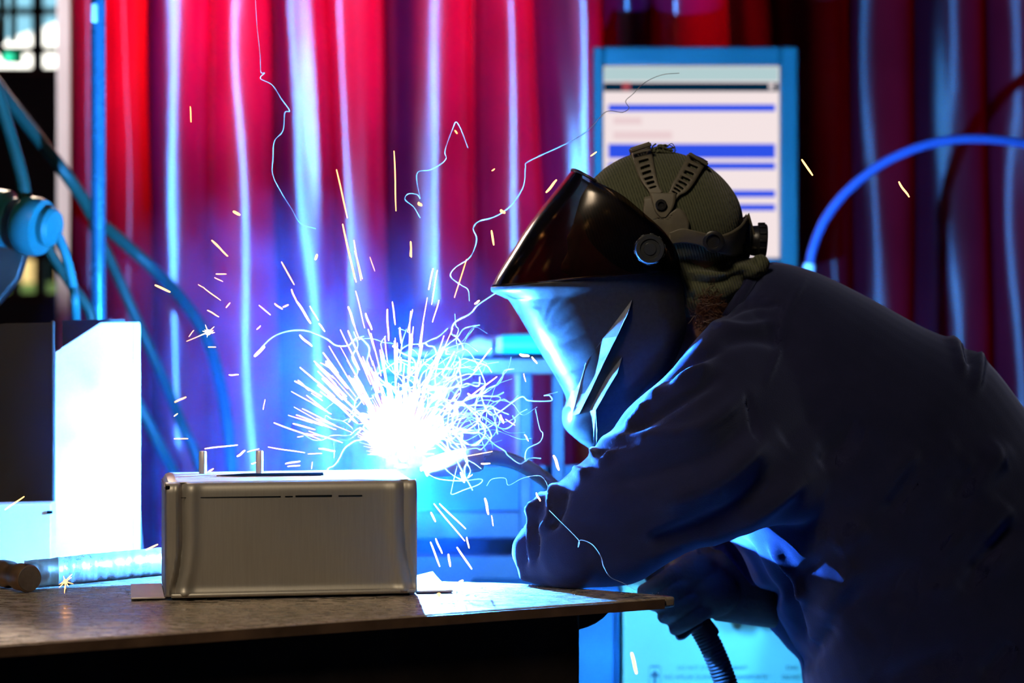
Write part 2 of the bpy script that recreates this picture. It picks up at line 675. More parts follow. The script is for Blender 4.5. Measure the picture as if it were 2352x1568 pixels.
# the wall is built of piers and strips around the openings
wl = MB()
hi = (wz(-150), wz(172))     # upper opening
lo = (wz(578), wz(690))      # lower opening
x0, x1 = wx(-260), wx(170)
for (xa, xb, za, zb) in ((-7, x0, 0, 4.8), (x1, 7, 0, 4.8), (x0, x1, 0, lo[1]), (x0, x1, lo[0], hi[1]), (x0, x1, hi[0], 4.8)):
    wl.box(((xa + xb) / 2, WD + 0.1, (za + zb) / 2), (xb - xa, 0.2, zb - za))
struct('wall_back', wl, 'wall')


def window(name, z0, z1, xs, zs):
    fr = MB()
    for z in (z0, z1):
        fr.box(((x0 + x1) / 2, WD + 0.05, z), (x1 - x0, 0.08, 0.05))
    for x in (x0, x1):
        fr.box((x, WD + 0.05, (z0 + z1) / 2), (0.05, 0.08, z0 - z1))
    o = struct(name, fr, 'dark_steel')
    bars = MB()
    for x in xs:
        bars.box((wx(x), WD + 0.05, (z0 + z1) / 2), (0.032, 0.04, z0 - z1))
    for z in zs:
        bars.box(((x0 + x1) / 2, WD + 0.05, wz(z)), (x1 - x0, 0.04, 0.022))
    make('glazing_bars', bars, 'dark_steel', o, smooth=False)
    return o


window('window_1', hi[0], hi[1], (-90, 80), (22, 112))
window('window_2', lo[0], lo[1], (-80, 28, 88), ())
# what stands outside the windows, 2.5 m beyond
OD = 11.2
yd = MB()
yd.prism([P(-120, 150, OD), P(14, 95, OD), P(145, 50, OD), P(260, 15, OD), P(260, 300, OD), P(-120, 300, OD)], (0, 0.3, 0))
struct('trim_1', yd, 'outside_white')['label'] = 'sunlit white gable seen through the far window'
struct('trim_2', MB().box((wx(0, OD + 1.5), OD + 1.5, 3.2), (6, 0.2, 6.4)), 'outside_blue')
struct('trim_3', MB().box((wx(10, OD - .3), OD - 0.3, wz(620, OD)), (0.5, 0.1, 0.20)), 'outside_yellow')
struct('trim_4', MB().box((wx(118, OD - .3), OD - 0.3, wz(610, OD)), (0.14, 0.1, 0.26)), 'outside_yellow')
struct('trim_5', MB().box((wx(60, OD - .5), OD - 0.5, 0.5 * wz(650, OD)), (2.6, 0.1, wz(650, OD))), 'outside_green')


# ================================================================== red welding curtains
CD = 5.60


def lay_uv(o):
    """sheet coordinates: u runs down the sheet, v across it"""
    uv = o.data.uv_layers.new(name='sheet')
    for lp in o.data.loops:
        c = o.data.vertices[lp.vertex_index].co
        uv.data[lp.index].uv = (c.z, c.x)


def mirror_slope(px, d0):
    """sideways lean of a pleat's crest"""
    x = (px - 1176.0) * d0 / F
    to_cam = Vector((-x, -d0, 0)).normalized()
    to_arc = Vector((ARC.x - x, ARC.y - d0, 0)).normalized()
    h = to_cam + to_arc
    return h.x / -h.y


def curtain(name, label, cells, px_l, px_r, d0, depth, shear, ztop=2.75, zbot=0.12, shade_bands=(), mat='curtain'):
    """cells: (left px, right px, crest px, depth factor, flatness) - pleats between two valleys, crest flat and sides steep"""
    nx = int((px_r - px_l) / 4)
    nz = 60

    def surf(px, z, cs, back=0.0):
        pyz = HORIZON + (CAM_H - z) * F / d0
        y = 0.0
        for a, b, c, q, fl in cs:
            if a <= px <= b:
                wd = (c - a) if px < c else (b - c)
                t = abs(px - c) / wd
                hw = wd * d0 / F
                y = -depth * q * (1 - t ** 6) + 0.020 * fl * t * t * hw / 0.065
                y += mirror_slope(c, d0) * (px - c) * d0 / F * (1 - t ** 4)
                break
        sh = shear * (pyz - 350) / 700.0 * (0.5 + 0.5 * math.sin(px * 0.011))
        wob = 4 * math.sin(z * 3.1 + px * 0.013) + 2 * math.sin(z * 7.3 + px * 0.05)
        y += 0.004 * noise.noise(Vector((px * 0.012, z * 2.6, 3.3))) + 0.010 * math.sin(z * 2.1 + px * 0.004)
        return Vector(((px + sh + wob - 1176) * d0 / F, d0 + y + back, z))

    rows = [[surf(px_l + (px_r - px_l) * i / nx, zbot + (ztop - zbot) * k / nz, cells) for i in range(nx + 1)] for k in range(nz + 1)]
    o = make(name, MB().grid(rows), mat, None, solid=0.003, offset=0)
    lay_uv(o)
    tag(o, label, 'curtain', 'red welding curtains round the bay')
    for a, b in shade_bands:  # added dark strips that stand in for shade on the pleats
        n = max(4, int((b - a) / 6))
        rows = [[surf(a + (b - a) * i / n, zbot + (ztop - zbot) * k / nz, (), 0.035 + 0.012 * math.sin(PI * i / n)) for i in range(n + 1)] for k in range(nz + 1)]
        lay_uv(make('fold_shade_strip', MB().grid(rows), 'lap', o, solid=0.003, offset=0))
    return o


cells = [(345, 480, 412, .5, 0.36), (480, 628, 565, .5, 0.52), (628, 765, 715, .8, 0.18), (765, 885, 808, .35, 0.15), (885, 1088, 1000, .75, 0.73), (1088, 1238, 1178, .8, 0.83), (1238, 1395, 1335, .9, 0.18),
         (1395, 1500, 1450, .4, 2.4), (1500, 1680, 1545, .6, 1.6)]
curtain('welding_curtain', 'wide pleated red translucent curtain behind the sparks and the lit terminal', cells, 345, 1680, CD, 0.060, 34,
        shade_bands=((340, 402), (622, 694), (884, 958), (1236, 1296), (1390, 1500)))
cells = [(160, 250, 205, .5, 0.87), (250, 352, 292, .3, 1.38)]
curtain('welding_curtain', 'narrow bright red curtain strip behind the blue steel pole', cells, 160, 352, CD + 0.12, 0.05, 4, shade_bands=((156, 216),), mat='old_curtain')
cells = [(1660, 1780, 1720, .6, 0.39), (1780, 1950, 1888, 1, 0.27), (1950, 2095, 2010, .6, 0.23), (2095, 2265, 2190, .8, 0.47), (2265, 2420, 2330, .8, 0.54), (2420, 2600, 2500, 1, 0.39), (2600, 2800, 2700, 1, 0.39)]
curtain('welding_curtain', 'dim maroon curtain behind the welder and the arched blue hose', cells, 1660, 2800, CD + 0.13, 0.060, 20, shade_bands=((1655, 1880), (1935, 1990), (2060, 2150)), mat='old_curtain')

rail = MB().tube([(-1.12, CD + 0.02, 2.79), (1.8, CD + 0.02, 2.79)], 0.025, 12)
o = make('curtain_rail', rail, 'galv')
tag(o, 'grey steel tube rail that the red curtains hang from', 'rail')


# ================================================================== poles, cables and the machine at the far end
def tube_thing(name, label, cat, pts, r, mat, n=12, k=10, group=None):
    o = make(name, MB().tube(spline(pts, k), r, n), mat)
    return tag(o, label, cat, group)


# blue-lit steel pole
t = thing('steel_pole', 'slim round steel pole standing in front of the bright red curtain strip', 'pole', (P(230, 700, 4.75).x, 4.75, 0))
px0 = P(227, 0, 4.75).x
make('tube', MB().tube([(px0, 4.75, 0.01), (px0 - 0.002, 4.75, 2.7)], 0.0145, 20), 'galv', t)
make('base_plate', MB().lathe((px0, 4.75, 0), (0, 0, 1), [(0, 0.09), (0.008, 0.09), (0.012, 0.03), (0.05, 0.018)]), 'dark_steel', t)
c = P(217, 30, 4.73)
make('bracket', MB().box(c, (0.011, 0.02, 0.036)), 'painted_white', t, bevel=0.003)

# white post at the window partition
t = thing('white_post', 'white square post standing between the far window and the red curtain', 'post', (P(150, 700, 6.2).x, 6.2, 0))
mb = MB()
a, b = P(140, -200, 6.2), P(152, 760, 6.2)
mb.box(((P(150, 0, 6.2).x), 6.2, 1.6), (0.036, 0.05, 3.2))
make('post', mb, 'painted_white', t, bevel=0.004)
make('flange', MB().box((P(150, 0, 6.2).x, 6.2, 0.006), (0.14, 0.14, 0.012)), 'painted_white', t, bevel=0.003)
lamp('post_fill_spot', 'SPOT', (-2.4, 4.6, 3.4), 420, (1, 0.93, 0.95), 0.05, (P(150, 300, 6.2).x, 6.2, 1.7)).data.spot_size = 0.24  # added spot without a fixture, only whitens the post

# green indicator on the far partition
t = thing('indicator_lamp', 'small glowing green lamp in a dark housing before the far window', 'lamp', P(28, 132, 6.8))
make('housing', MB().box(P(30, 131, 6.8), (0.05, 0.03, 0.034)), 'teal', t, bevel=0.004)
make('lens', MB().ball(P(19, 132, 6.77), (0.014, 0.012, 0.014)), 'led', t)
make('arm', MB().tube([P(8, 131, 6.82), P(0, 100, 6.82), P(-40, -60, 6.82), P(-40, -400, 6.82)], 0.010), 'dark_steel', t)
# two thin conduits at the frame edge
for i, x in enumerate((4, 30)):
    o = make('conduit', MB().tube([P(x, -300, 6.6), P(x + 1, 92, 6.6)], 0.011 - 0.002 * i), 'painted_blue')
    tag(o, ['thicker blue conduit running down the far window', 'thinner blue conduit beside the thicker one at the far window'][i], 'conduit')

# machine head: stubby valve body with flanges, blurred
D = 4.35
t = thing('cable_drum_motor', 'stubby blue grey motor housing with a bright flange among the hoses', 'motor', P(40, 520, D))
ax = (P(120, 520, D) - P(-60, 490, D + 0.05)).normalized()
make('housing', MB().lathe(P(-80, 495, D + .05), ax, [(0, 0.03), (0.002, 0.052), (0.03, 0.058), (0.085, 0.058), (0.095, 0.047), (0.102, 0.047)], 36), 'painted_blue', t)
make('flange', MB().lathe(P(48, 515, D), ax, [(-0.006, 0.03), (0, 0.046), (0.008, 0.052), (0.03, 0.054), (0.044, 0.05), (0.046, 0.02)], 36), 'painted_blue', t)
make('cap', MB().lathe(P(104, 520, D - .01), ax, [(-0.004, 0.02), (0, 0.034), (0.012, 0.036), (0.020, 0.03), (0.024, 0.01)], 30), 'painted_blue', t)
make('bracket', MB().prism([P(-40, 560, D), P(60, 575, D), P(40, 640, D), P(-60, 760, D), P(-120, 1100, D), P(-160, 1100, D)], (0, 0.04, 0)), 'dark_steel', t, bevel=0.003)
make('stand', MB().box((P(-140, 1000, D).x, D + 0.02, P(-140, 1090, D).z / 2), (0.08, 0.08, P(-140, 1090, D).z)), 'dark_steel', t, bevel=0.004)

tube_thing('supply_cable', 'thick grey cable rising from the motor housing along the window', 'cable',
           [P(58, 455, D), P(48, 400, D), P(20, 300, D), P(-15, 190, D), P(-60, 60, D), P(-120, -150, D)], 0.0125, 'cable')
tube_thing('supply_cable', 'long grey cable sagging past the white post and behind the steel pole', 'cable',
           [P(-60, 120, 5.0), P(0, 205, 5.0), P(62, 285, 5.0), P(140, 385, 5.0), P(190, 455, 5.05), P(215, 500, 5.1), P(255, 532, 5.15), P(310, 580, 5.2), P(352, 618, 5.22), P(420, 690, 5.3), P(480, 790, 5.35), P(520, 960, 5.4), P(540, 1200, 5.4), P(560, 1620, 5.4), P(560, 1880, 5.4)],
           0.0135, 'cable')
tube_thing('supply_cable', 'blue lit cable looping down from the end of the motor housing', 'cable',
           [P(112, 520, D), P(135, 545, D), P(155, 600, D), P(168, 660, D), P(174, 720, D), P(178, 900, D + .3), P(178, 1300, D + .4), P(150, 2200, D + .4)], 0.0085, 'painted_blue')
tube_thing('supply_cable', 'dull cable hanging between the motor housing and the steel pole', 'cable',
           [P(95, 545, D + .3), P(128, 600, D + .3), P(165, 655, D + .3), P(205, 715, D + .3), P(212, 780, D + .3), P(205, 1000, D + .3), P(195, 2000, D + .3)], 0.010, 'cable')
tube_thing('supply_cable', 'slack cable crossing the curtain behind the tall bright panel', 'cable',
           [P(215, 520, 5.2), P(250, 590, 5.2), P(290, 680, 5.2), P(330, 770, 5.22), P(375, 870, 5.25), P(420, 980, 5.3), P(455, 1060, 5.3), P(500, 1250, 5.3), P(520, 1900, 5.3)], 0.0115, 'cable')
tube_thing('supply_cable', 'lowest slack cable hanging behind the taped hammer handle', 'cable',
           [P(240, 800, 5.1), P(290, 880, 5.1), P(330, 950, 5.1), P(370, 1030, 5.12), P(400, 1090, 5.15), P(440, 1200, 5.15), P(470, 1900, 5.15)], 0.0115, 'cable')

# ================================================================== lit terminal cabinet behind the welder
TD = 5.36
t = thing('display_terminal', 'blue framed upright terminal with a lit screen of blue table rows', 'screen', (P(1598, 600, TD).x, TD + 0.05, 0))
mb = MB()
tl, tr, bl, br = P(1386, 150, TD), P(1792, 150, TD), P(1386, 592, TD), P(1792, 592, TD)
TOP, BOT = P(0, 108, TD).z, P(0, 640, TD).z
X0, X1 = P(1362, 0, TD).x, P(1832, 0, TD).x
x0s, x1s, z0s, z1s = tl.x, tr.x, P(0, 592, TD).z, P(0, 150, TD).z
for (xa, xb, za, zb, nm) in ((X0, x0s, BOT, TOP, 'frame_rail'), (x1s, X1, BOT, TOP, 'frame_rail'), (x0s, x1s, z1s, TOP, 'frame_rail'), (x0s, x1s, BOT, z0s, 'frame_rail')):
    make(nm, MB().box(((xa + xb) / 2, TD + 0.01, (za + zb) / 2), (xb - xa, 0.05, zb - za)), 'terminal', t, bevel=0.006)
make('back_housing', MB().box(((X0 + X1) / 2, TD + 0.065, (TOP + BOT) / 2), (X1 - X0 - 0.004, 0.06, TOP - BOT - 0.004)), 'terminal', t, bevel=0.006)
make('post', MB().box(((X0 + X1) / 2, TD + 0.065, BOT / 2), (0.09, 0.06, BOT)), 'terminal', t, bevel=0.005)
make('foot', MB().box(((X0 + X1) / 2, TD + 0.05, 0.015), (0.5, 0.3, 0.03)), 'terminal', t, bevel=0.005)
scr = make('screen', MB().box(((x0s + x1s) / 2, TD + 0.028, (z0s + z1s) / 2), (x1s - x0s, 0.01, z1s - z0s)), 'screen', t, smooth=False)


def bar(nm, pxa, pxb, pya, pyb, mat):
    a, b = P(pxa, pya, TD), P(pxb, pyb, TD)
    make(nm, MB().box(((a.x + b.x) / 2, TD + 0.0225, (a.z + b.z) / 2), (b.x - a.x, 0.002, a.z - b.z)), mat, scr, smooth=False)


bar('status_strip', 1388, 1790, 152, 184, 'screen_teal')
bar('title_bar', 1388, 1790, 188, 208, 'screen_dark')
bar('title_mark', 1430, 1449, 187, 206, 'screen_red')
bar('title_button', 1768, 1780, 190, 204, 'screen')
for a, b in ((238, 254), (329, 362), (372, 388), (436, 452), (468, 483)):
    bar('table_row', 1398, 1783, a, b, 'screen_blue')
bar('note_line', 1410, 1545, 300, 318, 'screen_pink')
bar('note_line', 1410, 1475, 268, 284, 'screen_pink')

# blue air hose on the far side
HD = 5.0
t = thing('air_hose', 'blue hose arching up beside the terminal with a pale connector', 'hose', (P(1858, 620, HD).x, HD, 0))
make('tube', MB().tube(spline([P(1860, 612, HD), P(1868, 570, HD), P(1895, 505, HD), P(1945, 440, HD), P(2020, 380, HD), P(2110, 338, HD), P(2200, 320, HD), P(2300, 322, HD), P(2400, 345, HD), P(2520, 430, HD), P(2600, 600, HD), P(2640, 900, HD), P(2640, 1400, HD), P(2640, 2050, HD)], 10), 0.0098, 16), 'hose', t)
make('connector', MB().lathe(P(1857, 634, HD), (P(1860, 600, HD) - P(1857, 634, HD)), [(-0.01, 0.011), (0, 0.0125), (0.024, 0.0125), (0.026, 0.0105)], 20), 'painted_white', t)
make('standpipe', MB().tube([P(1857, 634, HD), P(1857, 700, HD), (P(1857, 0, HD).x, HD, 0.012)], 0.0105, 16), 'galv', t)

# ================================================================== steel rack behind the torch
RD = 4.75
t = thing('steel_rack', 'dark steel rack with two uprights behind the welding torch', 'rack', (P(1150, 900, RD).x, RD + 0.2, 0))
xl, xr = P(870, 0, RD).x, P(1420, 0, RD).x
zt = P(0, 822, RD).z
make('top_shelf', MB().box(((xl + xr) / 2, RD + 0.2, zt - 0.016), (xr - xl, 0.42, 0.032)), 'dark_steel', t, bevel=0.003)
for x in (P(1208, 0, RD).x, P(1282, 0, RD).x, xl + 0.02, xr - 0.02):
    make('upright', MB().box((x, RD + 0.02, (zt - 0.032) / 2), (0.026, 0.03, zt - 0.032)), 'rack', t, bevel=0.003)
for z, hh in ((P(0, 1210, RD).z, 0.055), (P(0, 1320, RD).z, 0.07)):
    make('cross_rail', MB().box(((xl + xr) / 2, RD + 0.05, z), (xr - xl, 0.03, hh)), 'rack', t, bevel=0.004)
make('back_panel', MB().box(((xl + xr) / 2, RD + 0.40, P(0, 1330, RD).z / 2 + .1), (xr - xl, 0.02, P(0, 1110, RD).z)), 'blue_bin', t)

zc = zt + 0.024
cx = P(1205, 0, RD).x
t = thing('canister', 'teal plastic canister lying on top of the steel rack', 'canister', (cx, RD + 0.08, zt))
make('body', MB().lathe((P(1150, 0, RD).x, RD + 0.08, zc), (1, 0.05, 0), [(0, 0.012), (0.003, 0.021), (0.10, 0.0235), (0.15, 0.0235), (0.153, 0.01)], 28), 'teal', t)
make('cap', MB().lathe((P(1122, 0, RD).x, RD + 0.078, zc), (1, 0.05, 0), [(0, 0.008), (0.002, 0.017), (0.026, 0.019), (0.027, 0.012)], 24), 'painted_white', t)
rg = []
for i in range(24):
    u = i / 23
    x = P(925 + 205 * u, 0, RD).x
    hgt = 0.004 + 0.018 * u + 0.003 * math.sin(u * 17)
    rg.append([Vector((x, RD + 0.05 + 0.07 * math.cos(a) * (0.4 + 0.6 * u) + 0.008 * math.sin(u * 9), zt + hgt + hgt * 0.98 * math.sin(a) + 0.002 * math.sin(3 * a + 8 * u))) for a in [2 * PI * j / 18 for j in range(18)]])
o = make('work_cloth', MB().rings(rg), 'cloth')
tag(o, 'pale crumpled cloth lying on the steel rack beside the teal canister', 'cloth')

# ================================================================== carton and blue cabinet under the bench, far side
BD = 4.55
t = thing('carton', 'large white carton with printed handling text behind the bench', 'box', (P(1700, 0, BD).x, BD + 0.25, 0))
xa, xb = P(1432, 0, BD).x, P(2060, 0, BD).x
zt2 = P(0, 1345, BD).z
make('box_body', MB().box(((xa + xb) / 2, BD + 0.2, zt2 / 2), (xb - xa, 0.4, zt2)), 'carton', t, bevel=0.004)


def letters(txt, px, py, hpx, d, parent, wid=None):
    cu = bpy.data.curves.new('print', 'FONT')
    cu.body = txt
    cu.size = 1.0
    cu.extrude = 0.0
    ob = bpy.data.objects.new('print', cu)
    COL.objects.link(ob)
    dg = bpy.context.evaluated_depsgraph_get()
    dg.update()
    me = bpy.data.meshes.new_from_object(ob.evaluated_get(dg))
    bpy.data.objects.remove(ob)
    xs = [v.co.x for v in me.vertices]
    w0, w1 = min(xs), max(xs)
    h = hpx * d / F / 0.70
    sx = h if wid is None else wid * d / F / (w1 - w0)
    o0 = P(px, py, d)
    for v in me.vertices:
        v.co = Vector((o0.x + (v.co.x - w0) * sx, d - 0.0012, o0.z + v.co.y * h))
    return link_mesh('printed_line', me, 'ink', parent)


d0 = BD
letters('DO NOT STACK IN TRANSIT', 1556, 1537, 9, d0, t, 160)
letters('NO APILAR DURANTE EL TRANSPORTE', 1526, 1559, 10, d0, t, 236)
letters('NE PAS EMPILER', 1526, 1581, 10, d0, t, 236)
letters('DIS', 1806, 1537, 9, d0, t, 26)
letters('DO NOT', 1796, 1559, 10, d0, t, 52)
ic = MB()
a = P(1504, 1546, d0)
s1 = d0 / F
ic.prism([(a.x - 10 * s1, d0 - .0014, a.z - 8 * s1), (a.x + 10 * s1, d0 - .0014, a.z - 8 * s1), (a.x + 10 * s1, d0 - .0014, a.z - 4 * s1), (a.x, d0 - .0014, a.z + 8 * s1), (a.x - 10 * s1, d0 - .0014, a.z - 4 * s1)], (0, 0.001, 0))
ic.box((a.x, d0 - .001, a.z - 16 * s1), (6 * s1, .001, 18 * s1))
ic.box((a.x, d0 - .001, a.z + 16 * s1), (20 * s1, .001, 4 * s1))
for q in (-13, 13):
    ic.box((a.x + q * s1, d0 - .001, a.z - 5 * s1), (1.2 * s1, .001, 44 * s1))
make('printed_arrow', ic, 'ink', t, smooth=False)

t = thing('tool_cabinet', 'scuffed blue steel cabinet standing beside the white carton', 'cabinet', (P(1340, 0, BD).x, BD + 0.2, 0))
xa, xb = P(1080, 0, BD).x, P(1424, 0, BD).x
zt3 = P(0, 1352, BD).z
make('cabinet_body', MB().box(((xa + xb) / 2, BD + 0.095, zt3 / 2), (xb - xa, 0.17, zt3)), 'blue_bin', t, bevel=0.006)
make('door', MB().box(((xa + xb) / 2, BD + 0.004, zt3 / 2 + 0.02), (xb - xa - 0.02, 0.014, zt3 - 0.08)), 'blue_bin', t, bevel=0.004)


# ================================================================== the bench
TZ = 0.85


def T(px, d):
    return (px - 1176.0) * d / F


def plate_poly():
    # corners of the plate as they lie on the floor plan
    tip = (T(1552, 3.385), 3.385)
    k = (tip[0] + 0.62, tip[1] - 2.93)
    sl = (tip[1] - 2.93) / (tip[0] + 0.62)
    pts = [(-1.35, 2.93 + (-1.35 + 0.62) * sl), (tip[0] - 0.014, tip[1] - 0.008), (tip[0], tip[1] + 0.004), (tip[0] - 0.006, tip[1] + 0.016),
           (T(1190, 3.54), 3.545), (T(1010, 3.56), 3.57), (-0.30, 3.75), (-0.42, 4.0), (-1.6, 4.0)]
    return pts


PL = plate_poly()
t = thing('welding_bench', 'worn brown steel bench plate on a dark base under the box', 'table', (-0.6, 3.4, 0))
make('bench_top', MB().prism([(x, y, TZ - 0.015) for x, y in PL], (0, 0, 0.015)), 'bench', t, bevel=0.004, seg=3)
# dark base below, set back from the front edge
xr = T(1330, 3.36)
sl = (PL[1][1] - PL[0][1]) / (PL[1][0] - PL[0][0])
bp = [(-1.3, PL[0][1] + 0.06), (xr, 3.385 - (PL[1][0] - xr) * sl + 0.035), (xr, 3.47), (-0.1, 3.55), (-0.4, 3.9), (-1.5, 3.9)]
make('bench_base', MB().prism([(x, y, 0.05) for x, y in bp], (0, 0, TZ - 0.067)), 'dark_steel', t, bevel=0.004)
make('plinth', MB().prism([(x * 0.97, y + 0.02, 0.0) for x, y in bp], (0, -0.02, 0.05)), 'dark_steel', t)
make('edge_strip', MB().prism([(PL[0][0], PL[0][1] - 0.0035, TZ - 0.015), (PL[1][0] - .002, PL[1][1] - 0.0045, TZ - 0.015), (PL[1][0] - .002, PL[1][1] - 0.002, TZ - 0.015), (PL[0][0], PL[0][1] - 0.001, TZ - 0.015)], (0, 0, 0.013)), 'bench_edge', t)
gs = MB().prism([P(1325, 1412, 3.40), P(1402, 1402, 3.40), P(1385, 1420, 3.40), P(1368, 1432, 3.40), P(1350, 1440, 3.40), P(1325, 1448, 3.40)], (0, 0.03, 0))
make('gusset', gs, 'dark_steel', t, bevel=0.002)

# grit on the plate: nobody could count it
random.seed(5)
gm = MB()
for i in range(900):
    r = random.random()
    if r < 0.55:
        px, d = random.uniform(30, 1000), random.uniform(3.05, 3.36)
    elif r < 0.8:
        px, d = random.uniform(100, 380), random.uniform(3.25, 3.5)
    else:
        px, d = random.uniform(1000, 1540), random.uniform(3.38, 3.52)
    x = T(px, d)
    if d < PL[0][1] + (x - PL[0][0]) * sl + 0.01 or (x > T(1010, 3.5) and d > 3.545 - 0.43 * max(0, x - 0.0)):
        continue
    s = random.uniform(0.0004, 0.0013) * (1.6 if random.random() < 0.06 else 1)
    c = Vector((x, d, TZ + s * 0.5))
    gm.add([c + Vector((random.uniform(.6, 1.2) * s * a, random.uniform(.6, 1.2) * s * b, random.uniform(.6, 1.1) * s * q)) for a, b, q in
            ((1, 0, 0), (-1, 0, 0), (0, 1, 0), (0, -1, 0), (0, 0, 1), (0, 0, -0.5))],
           [(0, 2, 4), (2, 1, 4), (1, 3, 4), (3, 0, 4), (2, 0, 5), (1, 2, 5), (3, 1, 5), (0, 3, 5)])
o = make('metal_grit', gm, 'grit', smooth=False)
tag(o, 'loose spatter beads and grit scattered over the brown bench plate', 'grit', kind='stuff')

# ================================================================== fabricated sheet-metal box
BX0 = Vector((T(380, 3.345), 3.345, TZ))
BX1 = Vector((T(958, 3.405), 3.405, TZ))
ux = (BX1 - BX0).normalized()
BW = (BX1 - BX0).length
uy = Vector((-ux.y, ux.x, 0))
BH = 0.162
BDP = 0.195


def B(u, v, z):
    """u along the front from the hammer side, v towards the back, z up"""
    return BX0 + ux * u + uy * v + Vector((0, 0, z))


t = thing('sheet_metal_box', 'folded steel box with a slotted lid, being welded on the bench', 'box', B(BW / 2, BDP / 2, 0))
# front panel: recessed sheet with a flared groove near both folds
nu, nv = 150, 50
g = []
for i in range(nu + 1):
    u = i / nu
    col = []
    for j in range(nv + 1):
        v = j / nv
        zz = 0.006 + (BH - 0.006) * v
        pxu = u * 578
        gl = 36 - 3 * math.sin(v * 9) * (1 - v) - 14 * math.exp(-(v / 0.16) ** 2) + 4 * v * v      # left groove
        gr = 578 - 30 + 20 * math.exp(-(v / 0.30) ** 2)                     # right groove bows outward below
        y = 0.0
        y += 0.0065 * math.exp(-((pxu - gl) / 5.5) ** 2)
        y -= 0.0040 * math.exp(-((pxu - gl - 22) / 13) ** 2)
        y -= 0.0030 * math.exp(-((pxu - gl + 15) / 6) ** 2)
        y += 0.0040 * math.exp(-((pxu - gr) / 7) ** 2)
        y -= 0.0040 * math.exp(-((pxu - gr + 22) / 14) ** 2)
        # bottom lip rolls forward, top edge rolls back over the lid
        y -= 0.004 * math.exp(-((zz - 0.008) / 0.006) ** 2)
        top = max(0.0, (zz - (BH - 0.014)) / 0.014)
        y += 0.012 * (1 - math.sqrt(max(0, 1 - top * top)))
        # rounded vertical folds
        for e in (pxu / 578 * BW, (578 - pxu) / 578 * BW):
            if e < 0.006:
                q = 1 - e / 0.006
                y += 0.006 * (1 - math.sqrt(max(0, 1 - q * q)))
        col.append(B(u * BW, y, zz))
    g.append(col)
mb = MB().grid(g)
fp = make('front_panel', mb, 'steel', t, solid=0.0015, offset=0)
sd = MB()
sd.prism([B(0, 0.006, 0.004), B(0.0015, 0.006, 0.004), B(0.0015, BDP, 0.004), B(0, BDP, 0.004)], (0, 0, BH - 0.012))
make('side_panel', sd, 'steel', t)
sd = MB()
sd.prism([B(BW - 0.0015, 0.006, 0.004), B(BW, 0.006, 0.004), B(BW, BDP, 0.004), B(BW - 0.0015, BDP, 0.004)], (0, 0, BH - 0.012))
make('side_panel', sd, 'steel', t)
bp_ = MB().prism([B(0, BDP - .0015, 0.004), B(BW, BDP - .0015, 0.004), B(BW, BDP, 0.004), B(0, BDP, 0.004)], (0, 0, BH - 0.012))
make('back_panel', bp_, 'steel', t)
# lid with rounded side folds and a thin slot
g = []
for i in range(61):
    u = i / 60 * (BW + 0.0)
    col = []
    for j in range(31):
        v = 0.010 + (BDP - 0.010) * j / 30
        z = BH
        for e in (u, BW - u):
            if e < 0.012:
                q = 1 - e / 0.012
                z -= 0.012 * (1 - math.sqrt(max(0, 1 - q * q)))
        col.append(B(u, v, z))
    g.append(col)
lid = make('lid', MB().grid(g), 'steel_top', t, solid=0.0015, offset=0)
sp = BX0


def on_lid(px, py):
    """the lid point the photograph shows there"""
    z = TZ + BH
    d = (CAM_H - z) * F / (py - HORIZON)
    return P(px, py, d)


q = [on_lid(497, 1094.5), on_lid(560, 1090), on_lid(742, 1087.5), on_lid(743, 1093), on_lid(560, 1095)]
make('slot', MB().prism([p + Vector((0, 0, 0.0011)) for p in q], (0, 0, 0.0008)), 'slot', lid, smooth=False)
# studs welded to the lid, rounded pins
for px in (466, 596):
    p = on_lid(px, 1088.5 if px < 500 else 1087)
    p.z = TZ + BH
    make('stud', MB().lathe(p, (0, 0, 1), [(0, 0.0056), (0.032, 0.0056), (0.0335, 0.0045), (0.034, 0.001)], 20), 'steel_top', t)
# flanges at both ends and the lower lip
fl = MB().prism([P(300, 1376, 3.352), P(378, 1376, 3.352)] and [B(-0.047, 0.002, 0.0025), B(-0.001, 0.002, 0.0025), B(-0.001, 0.16, 0.0025), B(-0.045, 0.16, 0.0025)], (0, 0, 0.0025))
make('flange', fl, 'steel_top', t, bevel=0.0007)
g = []
for i in range(9):
    u = i / 8
    g.append([B(BW + 0.001 + 0.052 * u - 0.008 * u * q_, 0.012 + 0.15 * q_, 0.003 + 0.010 * q_ * q_ * u) for q_ in [j / 8 for j in range(9)]])
make('flange', MB().grid(g), 'steel_top', t, solid=0.002, offset=0)
lip = MB().tube([B(0.010, -0.004, 0.0068), B(BW - 0.004, -0.004, 0.0068)], 0.0034, 14)
make('bottom_lip', lip, 'steel', t)
make('bottom_gap_shade', MB().box(B(BW / 2, 0.02, 0.002), (BW - 0.02, 0.03, 0.004), Matrix.Rotation(math.atan2(ux.y, ux.x), 3, 'Z')), 'slot', t)  # black strip paints the dark gap under the box
# hand-drawn line across the front
mk = MB()
for a, b, hh in ((35, 262, 0.0009), (272, 290, 0.0008), (296, 380, 0.0014), (395, 450, 0.0007)):
    mk.prism([B(a / 578 * BW, -0.0013, 0.1415 - 0.0015 * a / 578), B(b / 578 * BW, -0.0013, 0.1415 - 0.0015 * b / 578),
              B(b / 578 * BW, -0.0013, 0.1415 + hh), B(a / 578 * BW, -0.0013, 0.1415 + hh)], uy * 0.0006)
make('marking_line', mk, 'slot', fp, smooth=False)
# black notch at the left top corner
make('corner_notch', MB().box(B(0.0035, 0.004, BH - 0.006), (0.006, 0.008, 0.005)), 'slot', t, bevel=0.001)

